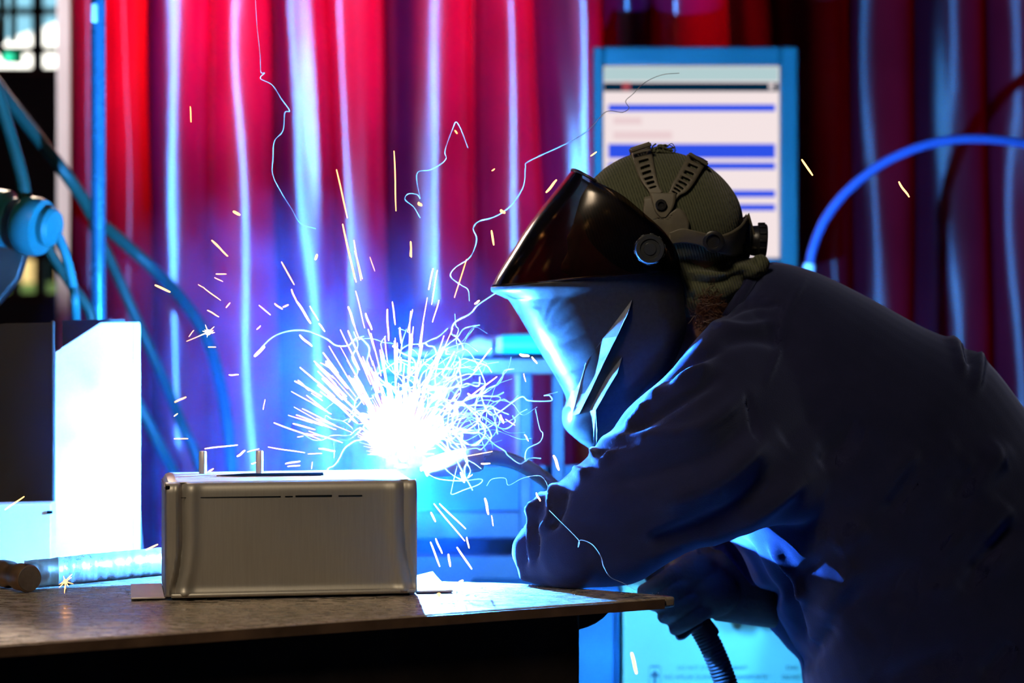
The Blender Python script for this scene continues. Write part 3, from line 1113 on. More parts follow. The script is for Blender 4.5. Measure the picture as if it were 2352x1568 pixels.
# ================================================================== tall sheet-metal housing beside it
HDp = 3.83
hz0, hz1 = TZ, P(0, 738, 3.9).z
t = thing('sheet_metal_housing', 'tall open sheet housing with a bright chamfered panel facing the arc', 'box', (T(120, HDp), HDp, TZ))
c0 = Vector((T(121, HDp), HDp, 0))
ca = Vector((T(322, 3.925), 3.925, 0))
dirA = (ca - c0)


def A_(u, z):
    return Vector((c0.x + dirA.x * u, c0.y + dirA.y * u, z))


z810 = P(0, 808, HDp).z
z740 = P(0, 740, 3.88).z
pan = [A_(0.02, hz0 + 0.0), A_(1, hz0), A_(1, z740), A_(0.545, z740), A_(0.03, z810)]
nrm = Vector((dirA.y, -dirA.x, 0)).normalized()
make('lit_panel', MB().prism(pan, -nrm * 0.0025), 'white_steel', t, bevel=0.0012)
# strip seam close to the free edge
make('edge_fold', MB().prism([A_(0.915, hz0 + .004), A_(1.0, hz0 + .004), A_(1.0, z740 - .002), A_(0.915, z740 - .002)], nrm * 0.0015), 'white_steel', t, bevel=0.0005)
# dark side wall running away from the arc, and the back wall seen over the chamfer
c1 = Vector((T(-190, 3.95), 3.95, 0))
pb = [Vector((c0.x, c0.y, hz0)), Vector((c1.x, c1.y, hz0)), Vector((c1.x, c1.y, P(0, 775, 3.9).z)), Vector((T(10, HDp + .04), HDp + .04, z740 - .002)), Vector((c0.x, c0.y, z740))]
dB = (c1 - c0).normalized()
nB = Vector((dB.y, -dB.x, 0))
if nB.y > 0:
    nB = -nB
make('dark_panel', MB().prism(pb, -nB * 0.003), 'unlit_panel', t, bevel=0.001)
make('corner_fold', MB().tube([(c0.x, c0.y + .002, hz0), (c0.x, c0.y + .002, z740)], 0.0035, 12), 'unlit_panel', t)
bk = [Vector((c0.x + 0.004, c0.y + 0.06, hz0)), A_(1, hz0) + Vector((-0.004, 0.06, 0)), A_(1, z740) + Vector((-0.035, 0.06, 0.004)), Vector((c0.x + 0.004, c0.y + 0.06, z740 + 0.003))]
make('back_panel', MB().prism(bk, (0, 0.0025, 0)), 'unlit_panel', t)
# low bright block in front of it
LD = 3.76
t = thing('steel_block', 'low bright steel block lying before the tall housing', 'block', (T(40, LD), LD, TZ))
mb = MB()
za, zb = TZ, P(0, 1157, LD).z
pA, pB = Vector((T(117, LD + .01), LD + .01, 0)), Vector((T(-130, LD - .03), LD - .03, 0))
mb.prism([Vector((pA.x, pA.y, za)), Vector((pB.x, pB.y, za)), Vector((pB.x + .01, pB.y + 0.045, za)), Vector((pA.x, pA.y + 0.045, za))], (0, 0, zb - za))
make('block', mb, 'white_steel', t, bevel=0.002)
make('notch', MB().box(Vector((T(112, LD), LD + .008, P(0, 1177, LD).z)), (0.008, 0.006, 0.004)), 'slot', t)

# ================================================================== hammer with a taped handle
D1 = 3.50
r_h = 0.0198
hc = P(66, 1322, 3.43)
hc.z = TZ + 0.0205
t = thing('hammer', 'bronze headed hammer with a silver taped handle lying on the bench', 'hammer', (hc.x, hc.y, TZ))
hd_ax = Vector((0.62, -0.785, 0)).normalized()
make('head', MB().lathe(hc - hd_ax * 0.085, hd_ax, [(0, 0.001), (0.0, 0.0175), (0.003, 0.0195), (0.026, 0.0195), (0.032, 0.0165), (0.05, 0.0165), (0.058, 0.0195), (0.083, 0.0200), (0.0865, 0.0186), (0.087, 0.001)], 40), 'brass', t)
make('face', MB().lathe(hc + hd_ax * 0.0018, hd_ax, [(0, 0.001), (0.0, 0.0178), (0.0012, 0.0172), (0.0016, 0.001)], 40), 'mallet_face', t)
hs = hc - hd_ax * 0.045
he = P(470, 1304, 3.70)
he.z = TZ + 0.0215
rs, n = [], 30
random.seed(3)
axh = (he - hs)
for i in range(120):
    u = i / 119
    c = hs + axh * u
    r = 0.0190 + 0.0012 * math.sin(u * 3) + 0.0007 * ((u * 17) % 1.0) + 0.0005 * noise.noise(Vector((u * 40, 0, 0)))
    sd_ = Vector((-axh.y, axh.x, 0)).normalized()
    ring = []
    for j in range(n):
        a = 2 * PI * j / n
        rr = r + 0.0006 * noise.noise(Vector((u * 30 + math.cos(a), math.sin(a) * 2, u * 9)))
        skew = axh.normalized() * 0.012 * math.cos(a)
        ring.append(c + skew + sd_ * rr * math.cos(a) + Vector((0, 0, rr * math.sin(a))))
    rs.append(ring)
cut = 26
make('shaded_tape_grip', MB().rings(rs[6:cut + 1]), 'brass', t)  # tape in the head's shadow, its brown cast painted as bronze
make('taped_grip', MB().rings(rs[cut:]), 'foil', t)


# ================================================================== the welder
HC = 3.68       # distance of the head's middle plane
person = thing('person', 'person in navy work jacket and olive knit cap leaning over the bench to weld', 'person', (0.85, 3.75, 0))

# --- body: head, neck and the upper chest under the jacket, one surface
mb = MB()
skull = []
# slices along the face-to-nape axis (photograph outline top / bottom, half width)
mb.rings(pair_loft([(1316, 520, 1300, 545, HC, .010), (1330, 470, 1318, 640, HC, .045), (1375, 425, 1335, 720, HC, .066), (1440, 380, 1390, 752, HC, .076), (1520, 362, 1470, 740, HC, .080), (1600, 380, 1560, 690, HC, .080),
                    (1660, 425, 1620, 660, HC, .070), (1696, 480, 1670, 610, HC, .045), (1702, 530, 1690, 560, HC, .012)], 28, 1.0))
# nose, brow, chin, ears
mb.rings(pair_loft([(1326, 545, 1330, 556, HC, .006), (1305, 575, 1322, 612, HC, .012), (1286, 612, 1312, 626, HC, .015), (1290, 626, 1306, 632, HC, .010)], 14, 1.0))
mb.rings(pair_loft([(1318, 655, 1338, 640, HC, .022), (1310, 672, 1345, 690, HC, .024), (1330, 700, 1352, 700, HC, .016)], 14, 1.0))
mb.ball(P(1345, 742, HC), (.022, .024, .018))
for s in (-1, 1):
    mb.ball(P(1492, 585, HC) + Vector((0, s * 0.082, 0)), (.018, .008, .030))
    mb.ball(P(1330, 560, HC) + Vector((0.004, s * 0.032, 0)), (.012, .013, .011))
# neck into the chest
mb.rings(pair_loft([(1560, 560, 1455, 690, HC, .055), (1640, 620, 1490, 800, HC + .01, .060), (1720, 660, 1540, 900, HC + .02, .070), (1830, 700, 1620, 960, HC + .05, .10), (1960, 800, 1700, 1020, HC + .06, .13), (2000, 860, 1760, 1040, HC + .06, .10)], 28, 1.0))
body = link_mesh('body', remeshed('body', mb, 0.0055, 5), 'skin', person)

# --- jacket: torso and both sleeves in one surface
BDp = 3.74
mb = MB()
mb.rings(pair_loft([
    (1752, 606, 1612, 790, BDp - .03, .085), (1790, 602, 1600, 830, BDp - .02, .125), (1880, 628, 1590, 930, BDp, .175), (2000, 687, 1600, 1070, BDp, .20), (2110, 747, 1660, 1200, BDp, .21),
    (2200, 786, 1730, 1330, BDp, .21), (2262, 828, 1800, 1440, BDp, .205), (2330, 912, 1840, 1540, BDp, .20), (2400, 1020, 1880, 1660, BDp, .195), (2460, 1160, 1950, 1800, BDp, .19), (2490, 1320, 2060, 1930, BDp, .185), (2500, 1480, 2200, 2020, BDp, .17)], 44, 0.86))
# near arm: upper arm down to the elbow resting on the bench
nd = 3.50
arm = [(1700, 690, 2020, 1130, 3.62, .075), (1622, 752, 1880, 1195, 3.575, .085), (1545, 842, 1750, 1210, 3.54, .088), (1450, 945, 1640, 1238, 3.535, .085), (1366, 1034, 1535, 1292, 3.53, .078),
       (1282, 1108, 1460, 1338, 3.525, .070), (1220, 1170, 1370, 1348, 3.52, .062), (1191, 1225, 1270, 1347, 3.52, .048), (1186, 1272, 1206, 1336, 3.52, .020)]
mb.rings(pair_loft(arm, 40, 0.92))
# near forearm reaching away over the bench towards the gun
fa = [P(1310, 1262, 3.50), P(1300, 1235, 3.62), P(1300, 1205, 3.74), P(1306, 1190, 3.84)]
mb.tube(spline(fa, 6), [0.060 - 0.022 * i / 18 for i in range(19)], 24)
# far arm: shoulder, elbow low, forearm coming forward to the cuff
fr = [P(1800, 850, 3.90), P(1900, 1080, 3.96), P(1965, 1330, 3.98), P(1955, 1480, 3.96)]
mb.tube(spline(fr, 6), [0.080 - 0.012 * i / 18 for i in range(19)], 24)
far = [(2040, 1380, 1990, 1660, 3.95, .062), (1930, 1370, 1868, 1610, 3.93, .064), (1855, 1325, 1836, 1545, 3.90, .064), (1790, 1255, 1800, 1480, 3.875, .062), (1735, 1222, 1764, 1440, 3.86, .058), (1688, 1211, 1752, 1424, 3.85, .055), (1626, 1242, 1742, 1420, 3.845, .050)]
mb.rings(pair_loft(far, 30, 0.95))
jm = remeshed('jacket', mb, 0.0058, 7)
S = []
# creases fanning out of the armpit along the upper arm, and shoulder folds
S += [([(1720, 900), (1600, 985), (1440, 1010), (1370, 1030)], 20, 0.007), ([(1740, 960), (1640, 1040), (1500, 1085), (1400, 1105)], 24, -0.006), ([(1760, 1010), (1640, 1110), (1500, 1160)], 26, 0.007),
      ([(1800, 1060), (1690, 1165), (1560, 1225), (1480, 1250)], 24, -0.007), ([(1850, 1100), (1720, 1200), (1600, 1255)], 20, 0.006),
      ([(1640, 840), (1560, 870), (1480, 930)], 13, 0.008), ([(1660, 800), (1580, 835), (1515, 905)], 12, -0.007), ([(1650, 870), (1590, 905), (1500, 960), (1440, 1000)], 12, -0.007),
      ([(1780, 740), (1720, 755), (1640, 745)], 12, 0.005), ([(1800, 790), (1730, 775), (1650, 790)], 16, -0.005), ([(1790, 700), (1720, 700), (1650, 730)], 10, -0.005),
      ([(1712, 905), (1730, 960), (1740, 1010)], 7, -0.004), ([(1850, 640), (1805, 720), (1790, 800), (1760, 880)], 6, 0.003)]
# bunched cloth at the elbow
S += [([(1276, 1108), (1265, 1150), (1262, 1190), (1238, 1222)], 7, 0.009), ([(1255, 1120), (1236, 1165), (1215, 1190)], 6, 0.008), ([(1300, 1120), (1290, 1170), (1268, 1215)], 9, -0.008),
      ([(1238, 1160), (1220, 1200), (1218, 1280)], 6, 0.007), ([(1205, 1190), (1203, 1240), (1205, 1300)], 6, -0.008), ([(1230, 1190), (1232, 1240), (1228, 1290)], 6, -0.007),
      ([(1192, 1230), (1188, 1290), (1205, 1340)], 7, 0.006), ([(1362, 1030), (1372, 1060), (1392, 1058), (1412, 1035)], 7, 0.009), ([(1380, 1045), (1420, 1025), (1470, 1015)], 7, -0.007),
      ([(1320, 1075), (1335, 1090), (1350, 1078)], 9, 0.008), ([(1400, 985), (1450, 940), (1490, 880)], 8, 0.007), ([(1440, 985), (1490, 930)], 8, 0.007)]
# waist: belt line folds in the back
S += [([(2180, 770), (2200, 800), (2215, 860)], 12, 0.0045), ([(2245, 812), (2250, 830), (2240, 900)], 12, 0.0045), ([(2215, 790), (2225, 840)], 12, -0.003),
      ([(1700, 1235), (1745, 1330), (1780, 1400)], 14, -0.010), ([(1770, 1250), (1820, 1320), (1850, 1380)], 10, 0.008), ([(1790, 1300), (1815, 1380), (1840, 1480)], 14, -0.012),
      ([(1660, 1250), (1700, 1300), (1760, 1370)], 9, 0.006)]
for i in range(26):
    random.seed(100 + i)
    x, y = random.uniform(1850, 2350), random.uniform(900, 1560)
    a = random.uniform(0.5, 1.1)
    L = random.uniform(90, 240)
    S.append(([(x, y), (x - L * math.cos(a), y + L * math.sin(a) * 0.8)], random.uniform(16, 34), random.choice((-1, 1)) * random.uniform(0.003, 0.006)))
S = [(a, b, h * (1.25 if a[0][0] < 1420 else 1.6)) for a, b, h in S]
sculpt(jm, S)
jacket = link_mesh('jacket', jm, 'navy', person)
# collar standing round the neck
rg = []
for i in range(32):
    a = 2 * PI * i / 31
    ct, st = math.cos(a), math.sin(a)
    lo_, hi_ = P(1690 + 74 * ct * 0.9 - 0 * st, 700 - 100 * ct, BDp - .03), P(1668 + 66 * ct * 0.9, 690 - 92 * ct, BDp - .035)
    rg.append([lo_ + Vector((0, .095 * st, 0)), (lo_ + hi_) / 2 + Vector((0, .092 * st, 0)), hi_ + Vector((0, .086 * st, 0))])
make('collar', MB().grid(rg), 'navy', jacket, solid=0.004, offset=0)

# --- trousers and boots (out of the picture's frame, they carry the figure)
mb = MB()
hip = [P(2440, 1500, BDp), P(2470, 1750, BDp)]
for s in (-1, 1):
    mb.tube(spline([Vector((0.93, BDp + s * .09, 0.90)), Vector((0.97, BDp + s * .10, 0.72)), Vector((0.90, BDp + s * .12, 0.48)), Vector((0.96, BDp + s * .13, 0.12))], 6), [0.125 - 0.055 * i / 18 for i in range(19)], 22)
mb.ball((0.94, BDp, 0.86), (.16, .185, .14))
link_mesh('trousers', remeshed('trousers', mb, 0.012, 5), 'trousers', person)
for s in (-1, 1):
    y = BDp + s * .13
    rs = []
    for x, zt, hw in ((1.045, .05, .02), (1.03, .12, .042), (0.98, .15, .05), (0.92, .13, .05), (0.86, .085, .052), (0.79, .06, .048), (0.755, .035, .02)):
        rs.append([Vector((x, y + hw * math.cos(a), max(0.001, zt / 2 + zt / 2 * math.sin(a)))) for a in [2 * PI * j / 16 for j in range(16)]])
    make('boot', MB().rings(rs), 'boot', person)

# --- cap and knitted neck warmer
mb = MB()
mb.rings(pair_loft([(1332, 455, 1322, 500, HC, .020), (1362, 412, 1340, 600, HC, .066), (1400, 378, 1385, 660, HC, .086), (1458, 352, 1440, 690, HC, .094), (1530, 346, 1520, 690, HC, .098), (1600, 366, 1590, 660, HC, .096),
                    (1652, 402, 1640, 630, HC, .086), (1688, 446, 1676, 600, HC, .066), (1703, 485, 1697, 560, HC, .036), (1706, 510, 1704, 525, HC, .010)], 36, 1.0, 5))
mb.rings(pair_loft([(1540, 590, 1510, 700, HC, .075), (1600, 588, 1570, 715, HC, .078), (1660, 590, 1640, 690, HC, .074), (1712, 592, 1700, 655, HC, .060), (1750, 590, 1742, 622, HC, .030), (1760, 598, 1758, 606, HC, .008)], 28, 1.0, 5))
mb.rings(pair_loft([(1545, 640, 1520, 700, HC, .072), (1600, 640, 1560, 740, HC, .076), (1660, 630, 1620, 730, HC, .074), (1705, 632, 1680, 690, HC, .06), (1722, 650, 1710, 670, HC, .03)], 28, 1.0, 5))
mb.tube(spline([P(1725, 612, HC - .03), P(1742, 596, HC - .045), P(1755, 600, HC - .05), P(1752, 618, HC - .045), P(1730, 632, HC - .04)], 5), 0.0085, 12)
mb.ball(P(1727, 624, HC - .055), (.012, .010, .010))
cm = remeshed('knit_cap', mb, 0.0042, 4)
sculpt(cm, [([(1560, 600), (1640, 612), (1700, 630)], 9, -0.007), ([(1560, 640), (1640, 650), (1715, 625)], 9, -0.007), ([(1570, 622), (1640, 632), (1720, 610)], 8, 0.005), ([(1560, 665), (1630, 672), (1690, 645)], 9, 0.004)])
cap = link_mesh('knit_cap', cm, 'knit', person)
tuft = MB()
random.seed(8)
for i in range(26):
    a = P(1508 + random.uniform(-14, 16), 350 + random.uniform(-3, 4), HC - random.uniform(0, .03))
    tuft.tube(spline([a, a + Vector((random.uniform(-.008, .010), random.uniform(-.006, .006), random.uniform(.002, .009))), a + Vector((random.uniform(-.010, .022), random.uniform(-.01, .01), random.uniform(-.002, .012)))], 4), random.uniform(.0012, .0024), 6)
for pts in ([(1520, 345), (1535, 333), (1546, 338), (1550, 350), (1544, 352)], [(1528, 340), (1543, 329), (1552, 345), (1546, 350)]):
    tuft.tube(spline([P(x, y, HC - .02) for x, y in pts], 6), 0.0006, 6)
make('frayed_top', tuft, 'knit', cap)

# --- hair at the nape, spread lower to darken the shaded neck
hm = MB()
random.seed(4)
for i in range(420):
    a = P(1622 + random.gauss(0, 15), 722 + random.gauss(0, 22), HC - .066 - random.uniform(0, .012))
    l = random.uniform(.008, .022)
    hm.tube([a, a + Vector((random.uniform(-.4, .7) * l, -.3 * l, random.uniform(.1, .8) * l)), a + Vector((random.uniform(-.5, 1.0) * l, -.5 * l, random.uniform(-.1, 1.0) * l))], [.0006, .0005, .0002], 4, False)
make('hair', hm, 'hair', person)


# --- gloves
def glove(name, palm, fingers, cuff, parent, label=None):
    mb = MB()
    for c, r in palm:
        mb.ball(c, r)
    for pts, r in fingers:
        pp = spline(pts, 5)
        mb.tube(pp, [r * (1.08 - 0.22 * i / len(pp)) for i in range(len(pp))], 14)
    mb.rings(cuff)
    o = link_mesh(name, remeshed(name, mb, 0.0034, 3), 'leather', parent)
    if label:
        o['label'] = label
    return o


# far hand closed round the gun handle, just past the bench tip
gd = 3.80
ax0, ax1 = P(1470, 1270, gd), P(1620, 1450, gd)     # handle axis
hx = (ax1 - ax0).normalized()
hn = Vector((0, 1, 0)).cross(hx).normalized()        # up and away from the handle


def around(s, ang, r):
    """a point round the gun handle: s along it, ang about it"""
    c = ax0 + (ax1 - ax0) * s
    return c + Vector((0, -1, 0)) * r * math.cos(ang) + hn * r * math.sin(ang)


sgn = 1.0 if hn.x > 0 else -1.0
palm = [(around(0.48, sgn * 1.3, 0.042), (.046, .040, .040)), (around(0.70, sgn * 1.2, 0.046), (.050, .038, .042)), (P(1640, 1352, gd + .01), (.052, .040, .046)), (P(1560, 1318, gd + .015), (.050, .036, .036)), (P(1600, 1290, gd + .02), (.036, .030, .030))]
fingers = []
for k, (s, r) in enumerate(((0.30, .0125), (0.46, .0135), (0.62, .0135), (0.78, .0120))):
    rr = 0.036
    fingers.append(([around(s + .05, sgn * 1.0, rr + .012), around(s + .02, sgn * 0.35, rr + .008), around(s, -sgn * 0.35, rr + .004), around(s, -sgn * 1.1, rr), around(s + .01, -sgn * 1.75, rr - .004)], r))
fingers.append(([around(0.58, sgn * 2.0, .046), around(0.42, sgn * 2.4, .040), around(0.26, sgn * 2.7, .034), around(0.14, sgn * 2.9, .030)], .0145))
cuff = pair_loft([(1612, 1268, 1640, 1425, gd + .02, .046), (1668, 1250, 1706, 1434, gd + .03, .046), (1722, 1250, 1770, 1442, gd + .04, .048), (1760, 1280, 1790, 1440, gd + .05, .046)], 24, 1.0)
rg_ = glove('glove', palm, fingers, cuff, person, 'dark leather glove closed round the gun handle')
cu = MB().tube(spline([P(1604, 1262, gd - .025), P(1612, 1310, gd - .028), P(1612, 1370, gd - .028), P(1606, 1424, gd - .02)], 5), 0.0035, 8)
make('cuff_seam', cu, 'leather', rg_)
# near hand steadying the gun neck behind the sleeve
gc = P(1306, 1178, 3.87)
palm = [(gc, (.036, .045, .026)), (gc + Vector((-.004, .035, .004)), (.040, .034, .024))]
fingers = []
for k in range(4):
    x = -0.030 + 0.019 * k
    L = (0.062, 0.072, 0.068, 0.052)[k]
    b0 = gc + Vector((x, .058, .006))
    fingers.append(([b0, b0 + Vector((-.004, L * .5, .006)), b0 + Vector((-.010, L * .85, -.012)), b0 + Vector((-.014, L * .9, -.034))], .0105))
fingers.append(([gc + Vector((-.030, .0, .004)), gc + Vector((-.052, .022, .008)), gc + Vector((-.058, .050, .0))], .0125))
c0_, c1_ = P(1302, 1196, 3.80), gc
cuff = []
for i in range(5):
    c = c0_ + (c1_ - c0_) * i / 4
    cuff.append([c + Vector((.044 * math.cos(a), 0, .040 * math.sin(a))) for a in [2 * PI * j / 20 for j in range(20)]])
glove('glove', palm, fingers, cuff, person)

# ================================================================== welding gun
t = thing('welding_gun', 'welding gun with a pale nozzle and curved steel neck reaching the arc', 'torch', ax1)
n0, n1 = P(984, 1074, 3.685), P(1106, 1051, 3.710)
axn = n1 - n0
Ln = axn.length
make('nozzle', MB().lathe(n0, axn, [(-.004, 0.006), (-.004, 0.0125), (0, 0.0145), (Ln * .35, 0.0185), (Ln * .92, 0.0205), (Ln * .98, 0.0185), (Ln, 0.012)], 32), 'copper', t)
make('contact_tip', MB().lathe(n0 - axn.normalized() * 0.012, axn, [(0, 0.001), (0, 0.003), (0.012, 0.004), (0.02, 0.004)], 16), 'copper', t)
neck = spline([n1 - axn.normalized() * 0.01, P(1135, 1051, 3.718), P(1180, 1060, 3.735), P(1225, 1082, 3.75), P(1265, 1112, 3.765), P(1330, 1170, 3.79), P(1400, 1222, 3.80), ax0], 8)
make('neck', MB().tube(neck, [0.0118] * len(neck), 20), 'neck_metal', t)
make('handle', MB().lathe(ax0 - hx * .02, hx, [(0, .012), (.004, .018), (.03, .0205), (.08, .021), ((ax1 - ax0).length, .0195), ((ax1 - ax0).length + .028, .0185), ((ax1 - ax0).length + .034, .0165)], 28), 'black_plastic', t)
make('trigger', MB().tube([around(0.36, -sgn * 1.57, .024), around(0.55, -sgn * 1.57, .027), around(0.72, -sgn * 1.57, .023)], .006, 10), 'black_plastic', t)
make('grip_guard', MB().prism([P(1545, 1424, gd - .022), P(1600, 1408, gd - .022), P(1618, 1438, gd - .022), P(1592, 1452, gd - .022), P(1572, 1470, gd - .022), P(1556, 1472, gd - .022), P(1548, 1456, gd - .022)], (0, .03, 0)), 'black_plastic', t, bevel=0.004)
# corrugated cable
cb = spline([P(1604, 1432, gd), P(1622, 1462, gd), P(1640, 1498, gd), P(1660, 1548, gd), P(1678, 1610, gd), P(1690, 1700, gd), P(1700, 1850, gd + .02), P(1760, 2050, gd + .1), Vector((0.55, gd + .25, 0.03)), Vector((1.2, gd + .5, 0.025))], 60)
rad = []
ln = 0
for i, p in enumerate(cb):
    if i:
        ln += (p - cb[i - 1]).length
    rad.append(0.0175 + 0.0011 * (1 if int(ln / 0.0021) % 2 == 0 else -1))
# resample evenly so that the rings of the hose come out regular
cum = [0]
for i in range(1, len(cb)):
    cum.append(cum[-1] + (cb[i] - cb[i - 1]).length)
step = 0.00145
pts, rad, s, k = [], [], 0.0, 0
while s < cum[-1] and len(pts) < 700:
    while k < len(cum) - 2 and cum[k + 1] < s:
        k += 1
    f = (s - cum[k]) / max(1e-9, cum[k + 1] - cum[k])
    pts.append(cb[k].lerp(cb[k + 1], f))
    rad.append(0.0178 + (0.0010, 0.0005, -0.0009, 0.0005)[len(pts) % 4])
    s += step if s < 0.28 else 0.006
make('cable_hose', MB().tube(pts, rad, 20), 'black_hose', t)
ARCDIR = (n0 - ARC)

# ================================================================== face shield on its head harness
t = thing('welding_shield', 'smoked welding face shield with harness straps worn over the olive cap', 'helmet', P(1492, 572, HC))
front = [(1314, 391), (1268, 447), (1216, 514), (1172, 583), (1143, 630), (1128, 658)]
rear = [(1363, 421), (1420, 452), (1470, 494), (1515, 536), (1543, 580), (1552, 622)]
wid = [.080, .098, .108, .113, .116, .117]
NT_ = 40


def shell_rows(front, rear, wid, sub, e=0.72, n=NT_, taper=0.0):
    Fp = spline([P(x, y, HC) for x, y in front], sub)
    Rp = spline([P(x, y, HC) for x, y in rear], sub)
    W = spline([Vector((x, 0, 0)) for x in wid], sub)
    rows = []
    for f, r, w_ in zip(Fp, Rp, W):
        row = []
        for j in range(n + 1):
            th = -PI / 2 + PI * j / n
            c = abs(math.cos(th)) ** e
            s = math.copysign(abs(math.sin(th)) ** (e * 0.9), th)
            row.append(r + (f - r) * c + Vector((0, w_.x * s * (1 - taper * (1 - c) ** 2), 0)))
        rows.append(row)
    return rows


vis = make('visor', MB().grid(shell_rows(front, rear, wid, 6)), 'visor', t, solid=0.0022, offset=-1)
vis['label'] = 'smoked see-through visor sheet'
# brow band: folded rim along the top of the visor
rim_rows = shell_rows([(1314, 391), (1316, 394)], [(1363, 421), (1364, 423)], [.080, .081], 1)
make('brow_rim', MB().tube(rim_rows[0], 0.0022, 8), 'black_plastic', vis)
# lower shell: from the lip down to the chin
front2 = [(1127, 659), (1130, 670), (1158, 684), (1176, 700), (1236, 800), (1298, 908), (1291, 945), (1295, 980), (1326, 1010), (1361, 1034)]
rear2 = [(1552, 622), (1555, 640), (1560, 668), (1563, 700), (1567, 760), (1535, 840), (1500, 885), (1455, 935), (1415, 980), (1372, 1030)]
wid2 = [.1175, .117, .112, .110, .103, .090, .080, .068, .05, .02]
lo_rows = shell_rows(front2, rear2, wid2, 5, 0.70, taper=0.22)
lom = MB().grid(lo_rows)
LOT = BVHTree.FromPolygons([Vector(v) for v in lom.v], lom.f)
make('chin_guard', lom, 'shell', t, solid=0.003, offset=-1)
# points on the flank of the shell
def side_point(px, py, out=0.0, s=-1):
    """point of the shell's flank the photograph shows at (px, py)"""
    w_ = float(np.interp(py, [400, 520, 620, 700, 800, 900, 960, 1035], [.086, .108, .116, .111, .100, .083, .066, .02])) + out
    dd = (P(px, py, 3.0) - Vector((0, 0, CAM_H))).normalized()
    hit = LOT.ray_cast(Vector((0, 0, CAM_H)), dd)[0] if py > 640 else None
    p = (hit + Vector((0, -out, 0))) if hit is not None and hit.y < HC else P(px, py, HC - w_)
    return p if s < 0 else Vector((p.x, 2 * HC - p.y, p.z))


# raised fins on the flank that catch the arc light
fin1 = [(1452, 688), (1440, 722), (1416, 772), (1386, 832), (1352, 905), (1330, 948), (1313, 956), (1300, 934), (1312, 900), (1346, 832), (1384, 778), (1420, 730)]
fin2 = [(1429, 819), (1416, 856), (1394, 892), (1367, 940), (1370, 985), (1370, 1024), (1362, 1022), (1355, 940), (1372, 905), (1392, 868), (1410, 842)]
for s in (-1, 1):
    for fin in (fin1, fin2):
        n = len(fin)
        base = [side_point(x, y, -0.010, s) for x, y in fin]
        # the fin leans so that its face looks towards the arc
        top = []
        for i, (x, y) in enumerate(fin):
            lead = 1 if i >= n // 2 else 0       # edge on the arc side stays low, rear edge stands proud
            top.append(side_point(x, y, 0.001 if lead else (0.014 if fin is fin1 else 0.024) if 0 < i < n // 2 else 0.002, s))
        vs = base + top
        fs = [tuple(range(n)), tuple(range(2 * n - 1, n - 1, -1))] + [(j, n + j, n + (j + 1) % n, (j + 1) % n) for j in range(n)]
        make('fin', MB().add(vs, fs), 'shell_rib', t, smooth=False)
chin_pts = [(1300, 905), (1312, 955), (1330, 985), (1346, 1008), (1362, 1034), (1326, 1012), (1296, 982), (1290, 945)]
# pivot knobs
for s in (-1, 1):
    c = side_point(1492, 572, 0.004, s)
    o = make('pivot_knob', MB().lathe(c, (0, s, 0), [(-.012, .015), (0, .0215), (.004, .0225), (.012, .0220), (.0145, .0205), (.0145, .0150), (.0125, .0145), (.0125, .0095), (.0140, .0088), (.0140, .001)], 40), 'knob', t)
    lug = MB()
    for k in range(10):
        a = 2 * PI * k / 10 + 0.2
        lug.box(c + Vector((.0212 * math.cos(a), s * .007, .0212 * math.sin(a))), (.0042, .010, .006), Matrix.Rotation(-a, 3, 'Y'))
    make('grip_lug', lug, 'knob', o, bevel=.0008)

# harness: straps draped over the cap
bm = bmesh.new()
bm.from_mesh(cm)
TREE = BVHTree.FromBMesh(bm)
EYE = Vector((0, 0, CAM_H))


def drape(px, py, out, s=-1):
    d = (P(px, py, 3.0) - EYE).normalized()
    hit, nr, _, _ = TREE.ray_cast(EYE, d)
    if hit is None or hit.y > HC + 0.01:
        q = P(px, py, HC - 0.02)
        hit, nr, _, _ = TREE.find_nearest(q)
        # keep the outline where the photograph has it
        p = Vector((q.x, min(hit.y, HC - 0.004), q.z))
        p = p + (nr * max(0, out))
    else:
        p = hit + nr * out
    return p if s < 0 else Vector((p.x, 2 * HC - p.y, p.z))


def strap(name, left, right, out, parent, mat='strap', s=-1, sub=6, holes=None, thick=.0022, nv=8):
    """ribbon between two outlines of the photograph laid over the cap; holes: list of (u0,u1) with the middle cut out"""
    L = spline([Vector((x, y, 0)) for x, y in left], sub)
    R = spline([Vector((x, y, 0)) for x, y in right], sub)
    g = [[drape(l.x + (r.x - l.x) * j / nv, l.y + (r.y - l.y) * j / nv, out, s) for j in range(nv + 1)] for l, r in zip(L, R)]
    nu = len(g)
    vs = [p for row in g for p in row]
    fs = []
    for i in range(nu - 1):
        for j in range(nv):
            u = (i + .5) / (nu - 1)
            if holes and 0.3 < (j + .5) / nv < 0.7 and any(a < u < b for a, b in holes):
                continue
            fs.append((i * (nv + 1) + j, i * (nv + 1) + j + 1, (i + 1) * (nv + 1) + j + 1, (i + 1) * (nv + 1) + j))
    return make(name, MB().add(vs, fs), mat, parent, solid=thick, offset=0)


